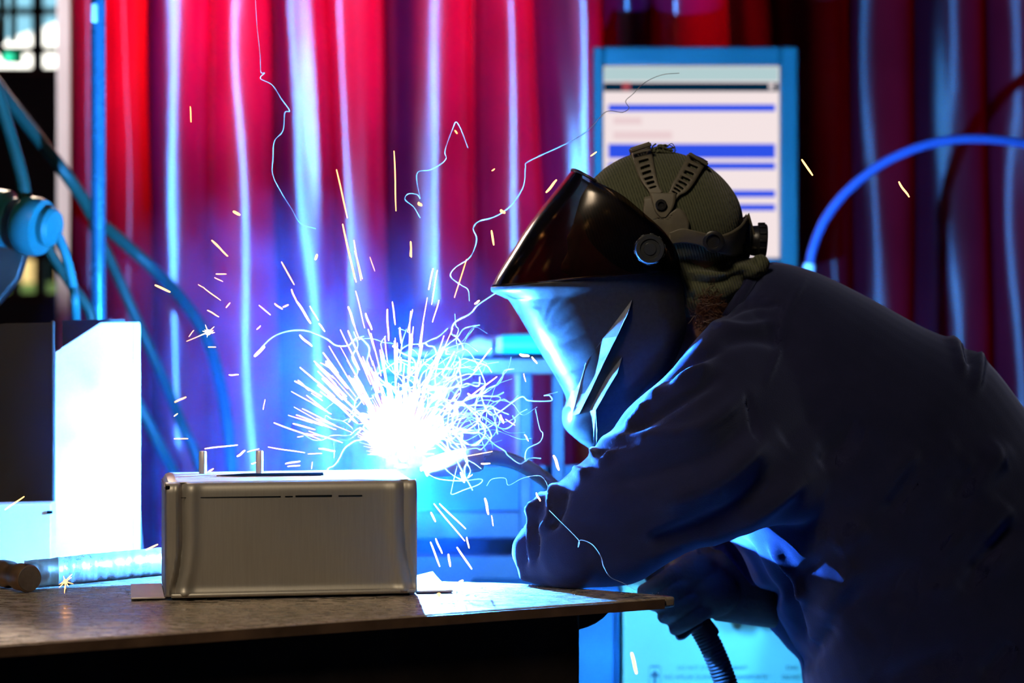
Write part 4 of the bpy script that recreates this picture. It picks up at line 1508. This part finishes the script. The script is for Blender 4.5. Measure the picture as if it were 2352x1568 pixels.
for s in (-1, 1):
    hl = [(0.03 + .105 * k, 0.085 + .105 * k) for k in range(8)]
    strap('crown_strap', [(1449, 346), (1456, 372), (1464, 400), (1473, 420), (1486, 438), (1496, 452)], [(1492, 332), (1498, 360), (1503, 386), (1508, 410), (1514, 430), (1522, 444)], .0045, t, s=s, sub=14, holes=hl)
    strap('crown_strap', [(1580, 358), (1566, 386), (1553, 410), (1544, 424), (1538, 440), (1532, 452)], [(1622, 376), (1606, 402), (1590, 428), (1575, 444), (1560, 452), (1548, 466)], .0045, t, s=s, sub=14, holes=hl)
    yoke = strap('strap_yoke', [(1492, 446), (1498, 468), (1504, 486), (1514, 498), (1520, 500)], [(1552, 448), (1550, 466), (1544, 482), (1534, 494), (1528, 500)], .0065, t, s=s)
    c = drape(1518, 474, .009, s)
    sc_ = make('yoke_screw', MB().lathe(c, (0, s, 0), [(0, .0085), (.003, .0085), (.004, .0075), (.004, .0046), (.0015, .0040), (.0015, .001)], 24), 'black_plastic', yoke)
    strap('harness_plate', [(1481, 455), (1478, 500), (1498, 516), (1520, 532), (1540, 552), (1556, 560)], [(1500, 452), (1530, 505), (1556, 480), (1578, 500), (1580, 528), (1560, 548)], .0050, t, s=s, nv=10)
    b = strap('head_band', [(1536, 534), (1566, 524), (1600, 530), (1650, 538), (1690, 520), (1712, 490)], [(1536, 560), (1566, 556), (1600, 560), (1640, 574), (1680, 582), (1740, 580)], .0055, t, s=s, nv=10, thick=.003)
    c = drape(1635, 552, .006, s)
    make('side_dial', MB().lathe(c, (-0.1, s, 0), [(0, .0155), (.004, .0165), (.008, .0158), (.009, .0135), (.009, .0105), (.005, .0095), (.005, .001)], 32), 'black_plastic', t)
    arm_ = strap('pivot_arm', [(1500, 520), (1516, 536), (1540, 552)], [(1480, 560), (1500, 580), (1545, 566)], .012, t, mat='black_plastic', s=s)
for px, py, a in ((1472, 339, 0.32), (1604, 366, -0.55)):
    c = P(px, py, HC - .050)
    make('strap_clip', MB().box(c, (.032, .014, .0055), Matrix.Rotation(-a, 3, 'Y')), 'strap', t, bevel=.0012)
rc = P(1722, 552, HC)
axr = Vector((1, 0, -0.06)).normalized()
make('ratchet_housing', MB().lathe(rc - axr * .020, axr, [(0, .010), (.002, .028), (.012, .033), (.018, .033), (.021, .025)], 36), 'black_plastic', t)
rk = make('ratchet_knob', MB().lathe(rc, axr, [(0, .020), (.003, .0225), (.012, .0235), (.0125, .0265), (.0235, .0265), (.0250, .0245), (.0255, .001)], 40), 'black_plastic', t)
lug = MB()
for k in range(14):
    a = 2 * PI * k / 14
    lug.box(rc + axr * .018 + Vector((0, .0262 * math.cos(a), .0262 * math.sin(a))), (.010, .005, .004), Matrix.Rotation(a, 3, 'X'))
make('knob_ridge', lug, 'black_plastic', rk, bevel=.0006)
bm.free()


# ================================================================== the arc, its sparks and fume
t = thing('welding_arc', 'blinding white welding arc at the lid corner of the steel box', 'arc', ARC)
mb = MB()
random.seed(2)
rs = []
for i in range(13):
    a = PI * (0.02 + .96 * i / 12)
    rs.append([ARC + Vector((math.sin(a) * math.cos(b), math.sin(a) * math.sin(b), math.cos(a) * 1.2)) * 0.0062 * (1 + .5 * random.random()) for b in [2 * PI * j / 18 for j in range(18)]])
make('plasma', mb.rings(rs), 'arc_core', t)
lidz = TZ + BH
pool = MB().ball((ARC.x - .003, ARC.y - .002, lidz + .001), (.009, .009, .003), 18, 8)
make('weld_pool', pool, 'arc_core', t)


def spark_mesh(x0, y0, x1, y1, wpx, d0, d1, bend=0.0):
    a, b = P(x0, y0, d0), P(x1, y1, d1)
    r = wpx * 0.5 * d0 / F * 0.80
    n = 7
    side = (b - a).cross(Vector((0, 1, 0)))
    if side.length > 1e-6:
        side.normalize()
    pts = [a.lerp(b, i / (n - 1)) + side * bend * r * math.sin(PI * 1.7 * i / (n - 1)) for i in range(n)]
    rad = [r * (0.75, .95, 1, 1, 1, .9, .7)[i] for i in range(n)]
    return pts, rad


def C6(l):
    return [(400 + a / 2.614, 550 + b / 2.614, 400 + c / 2.614, 550 + d / 2.614, e / 2.614) for a, b, c, d, e in l]


streaks = C6([
    (225, 5, 322, 100, 8), (645, 135, 720, 270, 9), (705, 300, 735, 375, 12), (735, 370, 820, 500, 16), (815, 400, 865, 485, 8), (870, 505, 905, 550, 9), (755, 575, 825, 640, 16),
    (1030, 0, 1092, 255, 8), (1080, 5, 1120, 245, 9), (1085, 70, 1130, 235, 9), (1090, 310, 1145, 530, 8), (1045, 405, 1085, 520, 13), (1085, 520, 1110, 600, 8), (1150, 445, 1185, 540, 13),
    (1165, 540, 1205, 665, 9), (1280, 420, 1286, 605, 13), (1310, 375, 1328, 510, 8), (1355, 530, 1362, 620, 10), (1432, 420, 1402, 555, 7), (1420, 430, 1408, 690, 7), (1520, 350, 1470, 640, 6),
    (1495, 510, 1450, 860, 7), (1555, 175, 1527, 300, 7), (1580, 185, 1545, 390, 6), (1590, 365, 1552, 495, 8), (1755, 120, 1683, 348, 6), (1620, 578, 1567, 738, 7), (1905, 652, 1800, 785, 6),
    (1422, 15, 1418, 100, 10), (252, 207, 312, 207, 9), (242, 228, 292, 252, 5), (145, 270, 182, 292, 5), (180, 292, 278, 365, 8), (200, 425, 268, 462, 9), (335, 380, 312, 408, 8), (118, 545, 88, 582, 6),
    (235, 545, 75, 610, 5), (205, 645, 250, 645, 7), (330, 812, 385, 812, 12), (510, 395, 578, 452, 10), (604, 385, 648, 418, 11), (655, 405, 685, 392, 11), (518, 518, 497, 540, 9), (840, 730, 955, 830, 9),
    (880, 740, 985, 800, 8), (725, 850, 885, 940, 11), (745, 845, 810, 905, 9), (890, 835, 1010, 960, 9), (895, 680, 985, 800, 9), (930, 640, 1140, 990, 7), (925, 935, 1100, 1100, 12), (795, 935, 935, 1045, 9),
    (770, 1015, 970, 1115, 8), (720, 1005, 960, 1140, 6), (600, 1100, 875, 1200, 9), (715, 1105, 845, 1140, 13), (740, 1185, 775, 1180, 6), (565, 1245, 783, 1280, 8), (870, 1255, 965, 1268, 11),
    (810, 1150, 1010, 1220, 8), (185, 1255, 380, 1232, 9), (380, 1300, 425, 1268, 16), (440, 1275, 510, 1255, 6), (465, 1345, 490, 1340, 10), (670, 1345, 755, 1330, 10), (682, 1362, 755, 1355, 7),
    (830, 1335, 825, 1375, 5), (205, 1395, 235, 1375, 12), (5, 975, 70, 945, 11), (0, 1060, 20, 1045, 9), (0, 1195, 82, 1195, 7), (535, 1020, 545, 960, 6), (835, 840, 860, 855, 6), (1960, 1055, 1975, 1100, 18),
    (1990, 1078, 2045, 1115, 5), (1720, 1400, 1742, 1455, 15), (1765, 1430, 1790, 1410, 7), (1845, 1345, 1895, 1345, 12), (1650, 1135, 1658, 1165, 10), (1765, 925, 1792, 946, 14), (1700, 1310, 1910, 1272, 6),
    (1806, 385, 1832, 368, 14), (848, 118, 858, 92, 20), (1316, 640, 1330, 644, 22), (1430, 768, 1440, 772, 16), (485, 698, 540, 645, 22), (1175, 105, 1205, 190, 4)]) + [
    (437, 245, 439, 280, 3), (905, 347, 910, 484, 4), (773, 390, 798, 500, 4), (787, 515, 815, 640, 5), (1045, 300, 1050, 306, 4), (962, 466, 967, 472, 8), (1151, 483, 1158, 489, 9), (1130, 392, 1136, 388, 3.5),
    (1255, 441, 1278, 414, 7), (1357, 358, 1370, 349, 4), (1129, 530, 1134, 562, 6), (943, 555, 945, 590, 5), (1842, 367, 1866, 402, 6), (2065, 418, 2087, 452, 6), (537, 486, 550, 493, 9), (487, 552, 522, 587, 5),
    (357, 655, 390, 670, 6), (1451, 1500, 1462, 1545, 7), (997, 1157, 1067, 1242, 4), (1010, 1157, 1069, 1214, 4.5), (990, 1177, 1000, 1197, 6), (989, 1245, 1010, 1300, 5), (1001, 1237, 1015, 1270, 5),
    (1030, 1273, 1034, 1300, 6), (1050, 1257, 1083, 1306, 5.5), (1072, 1234, 1077, 1258, 4.5), (1114, 1145, 1122, 1180, 7), (1129, 1184, 1133, 1207, 3), (1232, 1132, 1240, 1150, 5), (1272, 1047, 1284, 1078, 8),
    (1055, 1336, 1063, 1333, 7), (12, 1170, 55, 1140, 4), (336, 1262, 362, 1250, 5), (1195, 814, 1214, 818, 8), (1222, 820, 1233, 834, 5), (1205, 998, 1214, 1012, 3.5), (1203, 858, 1207, 876, 3)]
extra = []
random.seed(21)
# more of the burst near the arc, straight rays thrown up and towards the box
for i in range(78):
    ang = random.gauss(1.95, 0.52)
    r0 = random.uniform(95, 210)
    L = random.uniform(30, 110)
    ax_, ay_ = 915, 1035
    extra.append((ax_ + r0 * math.cos(ang), ay_ - r0 * math.sin(ang), ax_ + (r0 + L) * math.cos(ang), ay_ - (r0 + L) * math.sin(ang), random.uniform(1.8, 3.6)))
special = {
    (905, 347): 'tallest upright spark, alone high above the weld before the dark fold',
    (773, 390): 'thin white spark slanting before the broad pale curtain fold',
    (1842, 367): 'lone orange spark beside the terminal cabinet edge',
    (2065, 418): 'lone orange spark under the arched blue hose',
    (437, 245): 'tiny upright orange spark high on the curtain, far above the box',
    (1357, 358): 'small pale spark touching the terminal frame above the shield',
    (1255, 441): 'bright spark skimming the top of the smoked visor',
    (1451, 1500): 'orange spark falling before the printed carton',
    (12, 1170): 'orange spark crossing the low steel block',
    (336, 1262): 'orange spark just above the taped hammer handle',
    (1055, 1336): 'glowing bead skipping off the bench beyond the box flange',
    (1272, 1047): 'fat orange spark close in front of the jacket sleeve',
    (1232, 1132): 'short orange spark against the elbow of the sleeve',
    (357, 655): 'orange spark crossing the dark fold beside the bright red strip',
    (997, 1157): 'longer of two parallel sparks falling beside the box',
    (1010, 1157): 'shorter of two parallel sparks falling beside the box',
}
seen_labels = {}
sp_n = 0
random.seed(77)


def spark_label(s):
    for k, v in special.items():
        if abs(k[0] - s[0]) < 1 and abs(k[1] - s[1]) < 1:
            return v
    mx, my = (s[0] + s[2]) / 2, (s[1] + s[3]) / 2
    L = math.hypot(s[2] - s[0], s[3] - s[1])
    dx, dz = (mx - 915) * 0.065, (1045 - my) * 0.065       # centimetres from the weld
    size = 'long' if L > 70 else 'short' if L > 22 else 'tiny'
    side = 'hammer side' if dx < 0 else 'shield side'
    lab = f"{size} glowing spark {abs(dx):.0f} cm to the {side}, {abs(dz):.0f} cm {'above' if dz >= 0 else 'below'} the weld"
    return lab


def add_spark(s, mat, grp):
    global sp_n
    d0 = 3.60 + random.uniform(-0.12, 0.10)
    if s[0] > 1180 or s[1] > 1120:
        d0 = 3.42
    if s[0] > 1600:
        d0 = 3.46
    if s[1] > 1400:
        d0 = 4.0
    d1 = d0 + random.uniform(-0.02, 0.02)
    pts, rad = spark_mesh(*s, d0, d1, random.uniform(-.5, .5))
    o = make('spark', MB().tube(pts, rad, 8), mat)
    lab = spark_label(s)
    seen_labels.setdefault(lab, []).append(o)
    tag(o, lab, 'spark', grp)
    sp_n += 1
    return o


for s in streaks:
    mx, my = (s[0] + s[2]) / 2, (s[1] + s[3]) / 2
    far_ = math.hypot(mx - 915, my - 1045)
    hot = far_ < 420
    add_spark(s, 'spark' if hot else 'ember', 'sparks flying from the weld')
for s in extra:
    add_spark(s, 'spark', 'sparks flying from the weld')
# two labels that fall on the same centimetre are told apart by length, else by order of height
for lab, obs in seen_labels.items():
    if len(obs) > 1:
        obs.sort(key=lambda o: -(o.data.vertices[0].co - o.data.vertices[-1].co).length)
        words_ = ['longest', 'shorter', 'third longest', 'fourth longest', 'fifth longest']
        for o, w_ in zip(obs, words_):
            o['label'] = lab.replace('long ', '').replace('short ', '').replace('tiny ', '').replace('glowing', w_ + ' glowing', 1)
# star of splintering embers
for (px, py, d, lab) in ((478, 763, 3.56, 'bursting spark star to the hammer side of the weld before the blue fold'), (150, 1335, 3.36, 'orange spark star bursting beside the brown shaded part of the hammer handle'),
                         (1008, 1366, 3.33, 'dull red glowing bead under the curled box flange')):
    mb = MB()
    c = P(px, py, d)
    random.seed(px)
    mb.ball(c, .0032 if px != 478 else .0042, 12, 8)
    if px != 1008:
        for k in range(11):
            a = random.uniform(0, 2 * PI)
            v = Vector((math.cos(a), random.uniform(-.5, .5), math.sin(a)))
            L = random.uniform(.006, .018)
            mb.tube([c, c + v * L * .6, c + v * L], [.0008, .0006, .0002], 5, False)
    o = make('spark_star' if px != 1008 else 'glowing_bead', mb, 'ember' if px != 478 else 'spark')
    tag(o, lab, 'spark')
# the dense white fan right at the arc: nobody could count it
mb = MB()
random.seed(31)
for i in range(420):
    ang = random.gauss(1.75, 0.75)
    r0 = random.uniform(.022, .034)
    L = random.uniform(.045, .095) * (0.65 + 0.5 * math.sin(max(0, min(PI, ang))))
    el = random.uniform(-.6, .6)
    v = Vector((math.cos(ang) * math.cos(el), math.sin(el), math.sin(ang) * math.cos(el)))
    if v.z < 0.0:
        v.z = abs(v.z) * 0.3
    a = ARC + v * r0
    b = ARC + v * L
    r = random.uniform(.0002, .0006)
    mb.tube([a, a.lerp(b, .5), b], [r, r, r * .4], 5, False)
o = make('spark_fan', mb, 'spark', smooth=False)
tag(o, 'dense white fan of sparks bursting straight out of the arc', 'sparks', kind='stuff')


# --- fume threads
def thread(name, label, pts, wpx, d, k=7, jit=0.0):
    random.seed(len(pts) * 7 + int(pts[0][0]))
    pp = [P(x, y, d + random.uniform(-.02, .02)) for x, y in pts]
    sp = spline(pp, k)
    r = wpx * .45 * d / F
    o = make(name, MB().tube(sp, [r * (.7 + .3 * math.sin(PI * i / len(sp))) for i in range(len(sp))], 6), 'thread')
    tag(o, label, 'smoke', 'fume threads round the arc')
    return o


thread('fume_thread', 'long smoke thread wandering down the dark curtain fold from the top', [(587, 0), (590, 60), (597, 120), (599, 165), (608, 167), (598, 180), (625, 195), (645, 225), (665, 254), (654, 259), (650, 300), (630, 325), (627, 365), (626, 400), (645, 440), (670, 480), (690, 513), (725, 525)], 2.2, 3.66, 5)
thread('fume_thread', 'smoke thread looping from above the visor past the terminal frame', [(1560, 168), (1520, 172), (1480, 190), (1455, 215), (1437, 232), (1445, 248), (1430, 258), (1402, 255), (1385, 262), (1350, 300), (1300, 330), (1215, 370), (1207, 385), (1203, 425), (1180, 465), (1155, 487), (1130, 500), (1100, 508), (1087, 525), (1095, 550), (1080, 590), (1045, 615), (1035, 635), (1060, 655), (1075, 665), (1078, 690)], 2.4, 3.66, 5)
thread('fume_thread', 'bold white arching trail ending in the fat bright spark', [(600, 798), (625, 775), (655, 762), (690, 758), (720, 764), (750, 778), (772, 793), (800, 793), (815, 778), (835, 772)], 4.5, 3.58, 5)
thread('fume_thread', 'fine smoke thread peaking over the dark red curtain panel', [(1075, 340), (1060, 300), (1048, 280), (1040, 295), (1022, 345), (1025, 362), (1015, 375), (988, 390), (960, 395), (958, 420), (965, 455), (958, 447), (938, 445), (930, 458), (950, 475), (965, 500)], 1.8, 3.66, 5)
thread('fume_thread', 'kinked smoke thread in front of the jacket sleeve', [(1262, 1172), (1290, 1200), (1322, 1232), (1331, 1245), (1328, 1256), (1333, 1240), (1360, 1250), (1380, 1278), (1386, 1300), (1402, 1325), (1430, 1338), (1462, 1356)], 2.2, 3.38, 5)
thread('fume_thread', 'smoke thread coiling out to the shield chin', [(1003, 840), (1035, 818), (1075, 805), (1114, 878), (1105, 905), (1120, 945), (1140, 950), (1195, 912), (1215, 920), (1265, 920), (1262, 908), (1250, 908), (1280, 900)], 3.2, 3.62, 6)
thread('fume_thread', 'smoke thread dropping past the shield chin to the gun neck', [(1230, 940), (1240, 985), (1247, 995), (1240, 1015), (1212, 1030), (1206, 1050), (1210, 1060)], 2.0, 3.62, 6)
thread('fume_thread', 'thick bright smoke thread rising beside the arc in bends', [(1085, 1125), (1048, 1050), (1070, 1030), (1045, 995), (1040, 960), (1050, 945), (1020, 915), (1010, 890), (1003, 900), (990, 925)], 5, 3.6, 6)
thread('fume_thread', 'tall tangled smoke thread running up towards the visor lip', [(1030, 930), (1050, 900), (1060, 880), (1055, 840), (1065, 805), (1050, 775), (1037, 765), (1045, 740), (1080, 720), (1098, 700), (1140, 672)], 4, 3.62, 6)
thread('fume_thread', 'rounded smoke knot above the arc on the shield side', [(990, 890), (1010, 880), (1035, 868), (1045, 850), (1038, 845), (1024, 846), (1017, 858), (1028, 868), (1045, 860), (1058, 838), (1050, 815), (1025, 812), (1027, 802)], 5, 3.6, 6)
thread('fume_thread', 'drooping smoke thread below the torch nozzle', [(985, 1090), (1010, 1100), (1060, 1104), (1105, 1100), (1100, 1112), (1065, 1125), (1038, 1135), (1038, 1120), (1050, 1070)], 2.4, 3.6, 6)
thread('fume_thread', 'faint smoke thread between the torch neck and the elbow', [(1118, 1115), (1130, 1100), (1160, 1098), (1168, 1114), (1200, 1098), (1235, 1092), (1250, 1100), (1262, 1125)], 1.8, 3.56, 6)
# fine tangle nobody could count
mb = MB()
random.seed(12)
for i in range(95):
    ang = random.gauss(0.75, 0.55) if i % 3 else random.gauss(1.9, 0.6)
    ang = max(0.2, ang)
    r0 = random.uniform(60, 140)
    x, y = 930 + r0 * math.cos(ang), 1020 - r0 * math.sin(ang)
    d = 3.62 + random.uniform(-.07, .09)
    pts = [P(x, y, d)]
    a = ang + random.uniform(-.6, .6)
    for k in range(random.randint(4, 9)):
        a += random.gauss(0, .7)
        st = random.uniform(12, 34)
        x += st * math.cos(a) + 4
        y -= st * math.sin(a) + 2
        pts.append(P(x, y, d + random.uniform(-.01, .01)))
    r = random.choice((.00025, .0003, .0004, .0006, .0010))
    sp = spline(pts, 6)
    mb.tube(sp, [r] * len(sp), 5, False)
o = make('fume_tangle', mb, 'thread')
tag(o, 'tangle of fine curling fume threads between the arc and the shield', 'smoke', kind='stuff')

# --- smoke round the arc: a real volume lit by the arc
t_ = NT('weld_smoke')
geo = t_.n('ShaderNodeNewGeometry')
sub = t_.n('ShaderNodeVectorMath', operation='SUBTRACT')
sub.inputs[1].default_value = P(660, 950, 3.80)
t_.l(geo.outputs['Position'], sub.inputs[0])
scl = t_.n('ShaderNodeVectorMath', operation='MULTIPLY')
scl.inputs[1].default_value = (1 / 0.44, 1 / 0.34, 1 / 0.38)
t_.l(sub.outputs[0], scl.inputs[0])
ln_ = t_.n('ShaderNodeVectorMath', operation='LENGTH')
t_.l(scl.outputs[0], ln_.inputs[0])
fall = t_.rng(ln_.outputs['Value'], 0.25, 1.0, 1.0, 0.0)
mp = t_.n('ShaderNodeMapping')
mp.inputs['Scale'].default_value = (1, 1, 0.6)
t_.l(geo.outputs['Position'], mp.inputs['Vector'])
nz = t_.noise(11, 4, 0.62, mp.outputs['Vector'], 1.2)
wis = t_.rng(nz, 0.44, 0.68, 0.12, 1.6)
m1 = t_.n('ShaderNodeMath', operation='MULTIPLY')
t_.l(fall, m1.inputs[0])
t_.l(wis, m1.inputs[1])
# fume thickened at the arc to stand in for its white bloom
sb = t_.n('ShaderNodeVectorMath', operation='DISTANCE')
sb.inputs[1].default_value = ARC + Vector((0, 0, .012))
t_.l(geo.outputs['Position'], sb.inputs[0])
core = t_.rng(sb.outputs['Value'], 0.0, 0.068, 1.0, 0.0)
m2 = t_.n('ShaderNodeMath', operation='POWER')
t_.l(core, m2.inputs[0])
m2.inputs[1].default_value = 2.0
m3 = t_.n('ShaderNodeMath', operation='MULTIPLY')
t_.l(m1.outputs[0], m3.inputs[0])
m3.inputs[1].default_value = 0.40
m4 = t_.n('ShaderNodeMath', operation='MULTIPLY')
t_.l(m2.outputs[0], m4.inputs[0])
m4.inputs[1].default_value = 0.9
vs_ = t_.n('ShaderNodeVolumeScatter')          # drifting thin fume scatters blue
vs_.inputs['Color'].default_value = (0.06, 0.30, 1.0, 1)
vs_.inputs['Anisotropy'].default_value = 0.1
t_.l(m3.outputs[0], vs_.inputs['Density'])
vc_ = t_.n('ShaderNodeVolumeScatter')          # white core imitates the bloom of the arc
vc_.inputs['Color'].default_value = (0.95, 0.97, 1.0, 1)
t_.l(m4.outputs[0], vc_.inputs['Density'])
ad_ = t_.n('ShaderNodeAddShader')
t_.l(vs_.outputs[0], ad_.inputs[0])
t_.l(vc_.outputs[0], ad_.inputs[1])
t_.l(ad_.outputs[0], t_.out.inputs['Volume'])
M['smoke'] = t_.m
mb = MB()
c = P(660, 950, 3.80)
mb.ball(c, (.45, .35, .39), 28, 16)
o = make('weld_smoke', mb, 'smoke')
tag(o, 'blue lit haze of welding smoke drifting round the arc', 'smoke', kind='stuff')
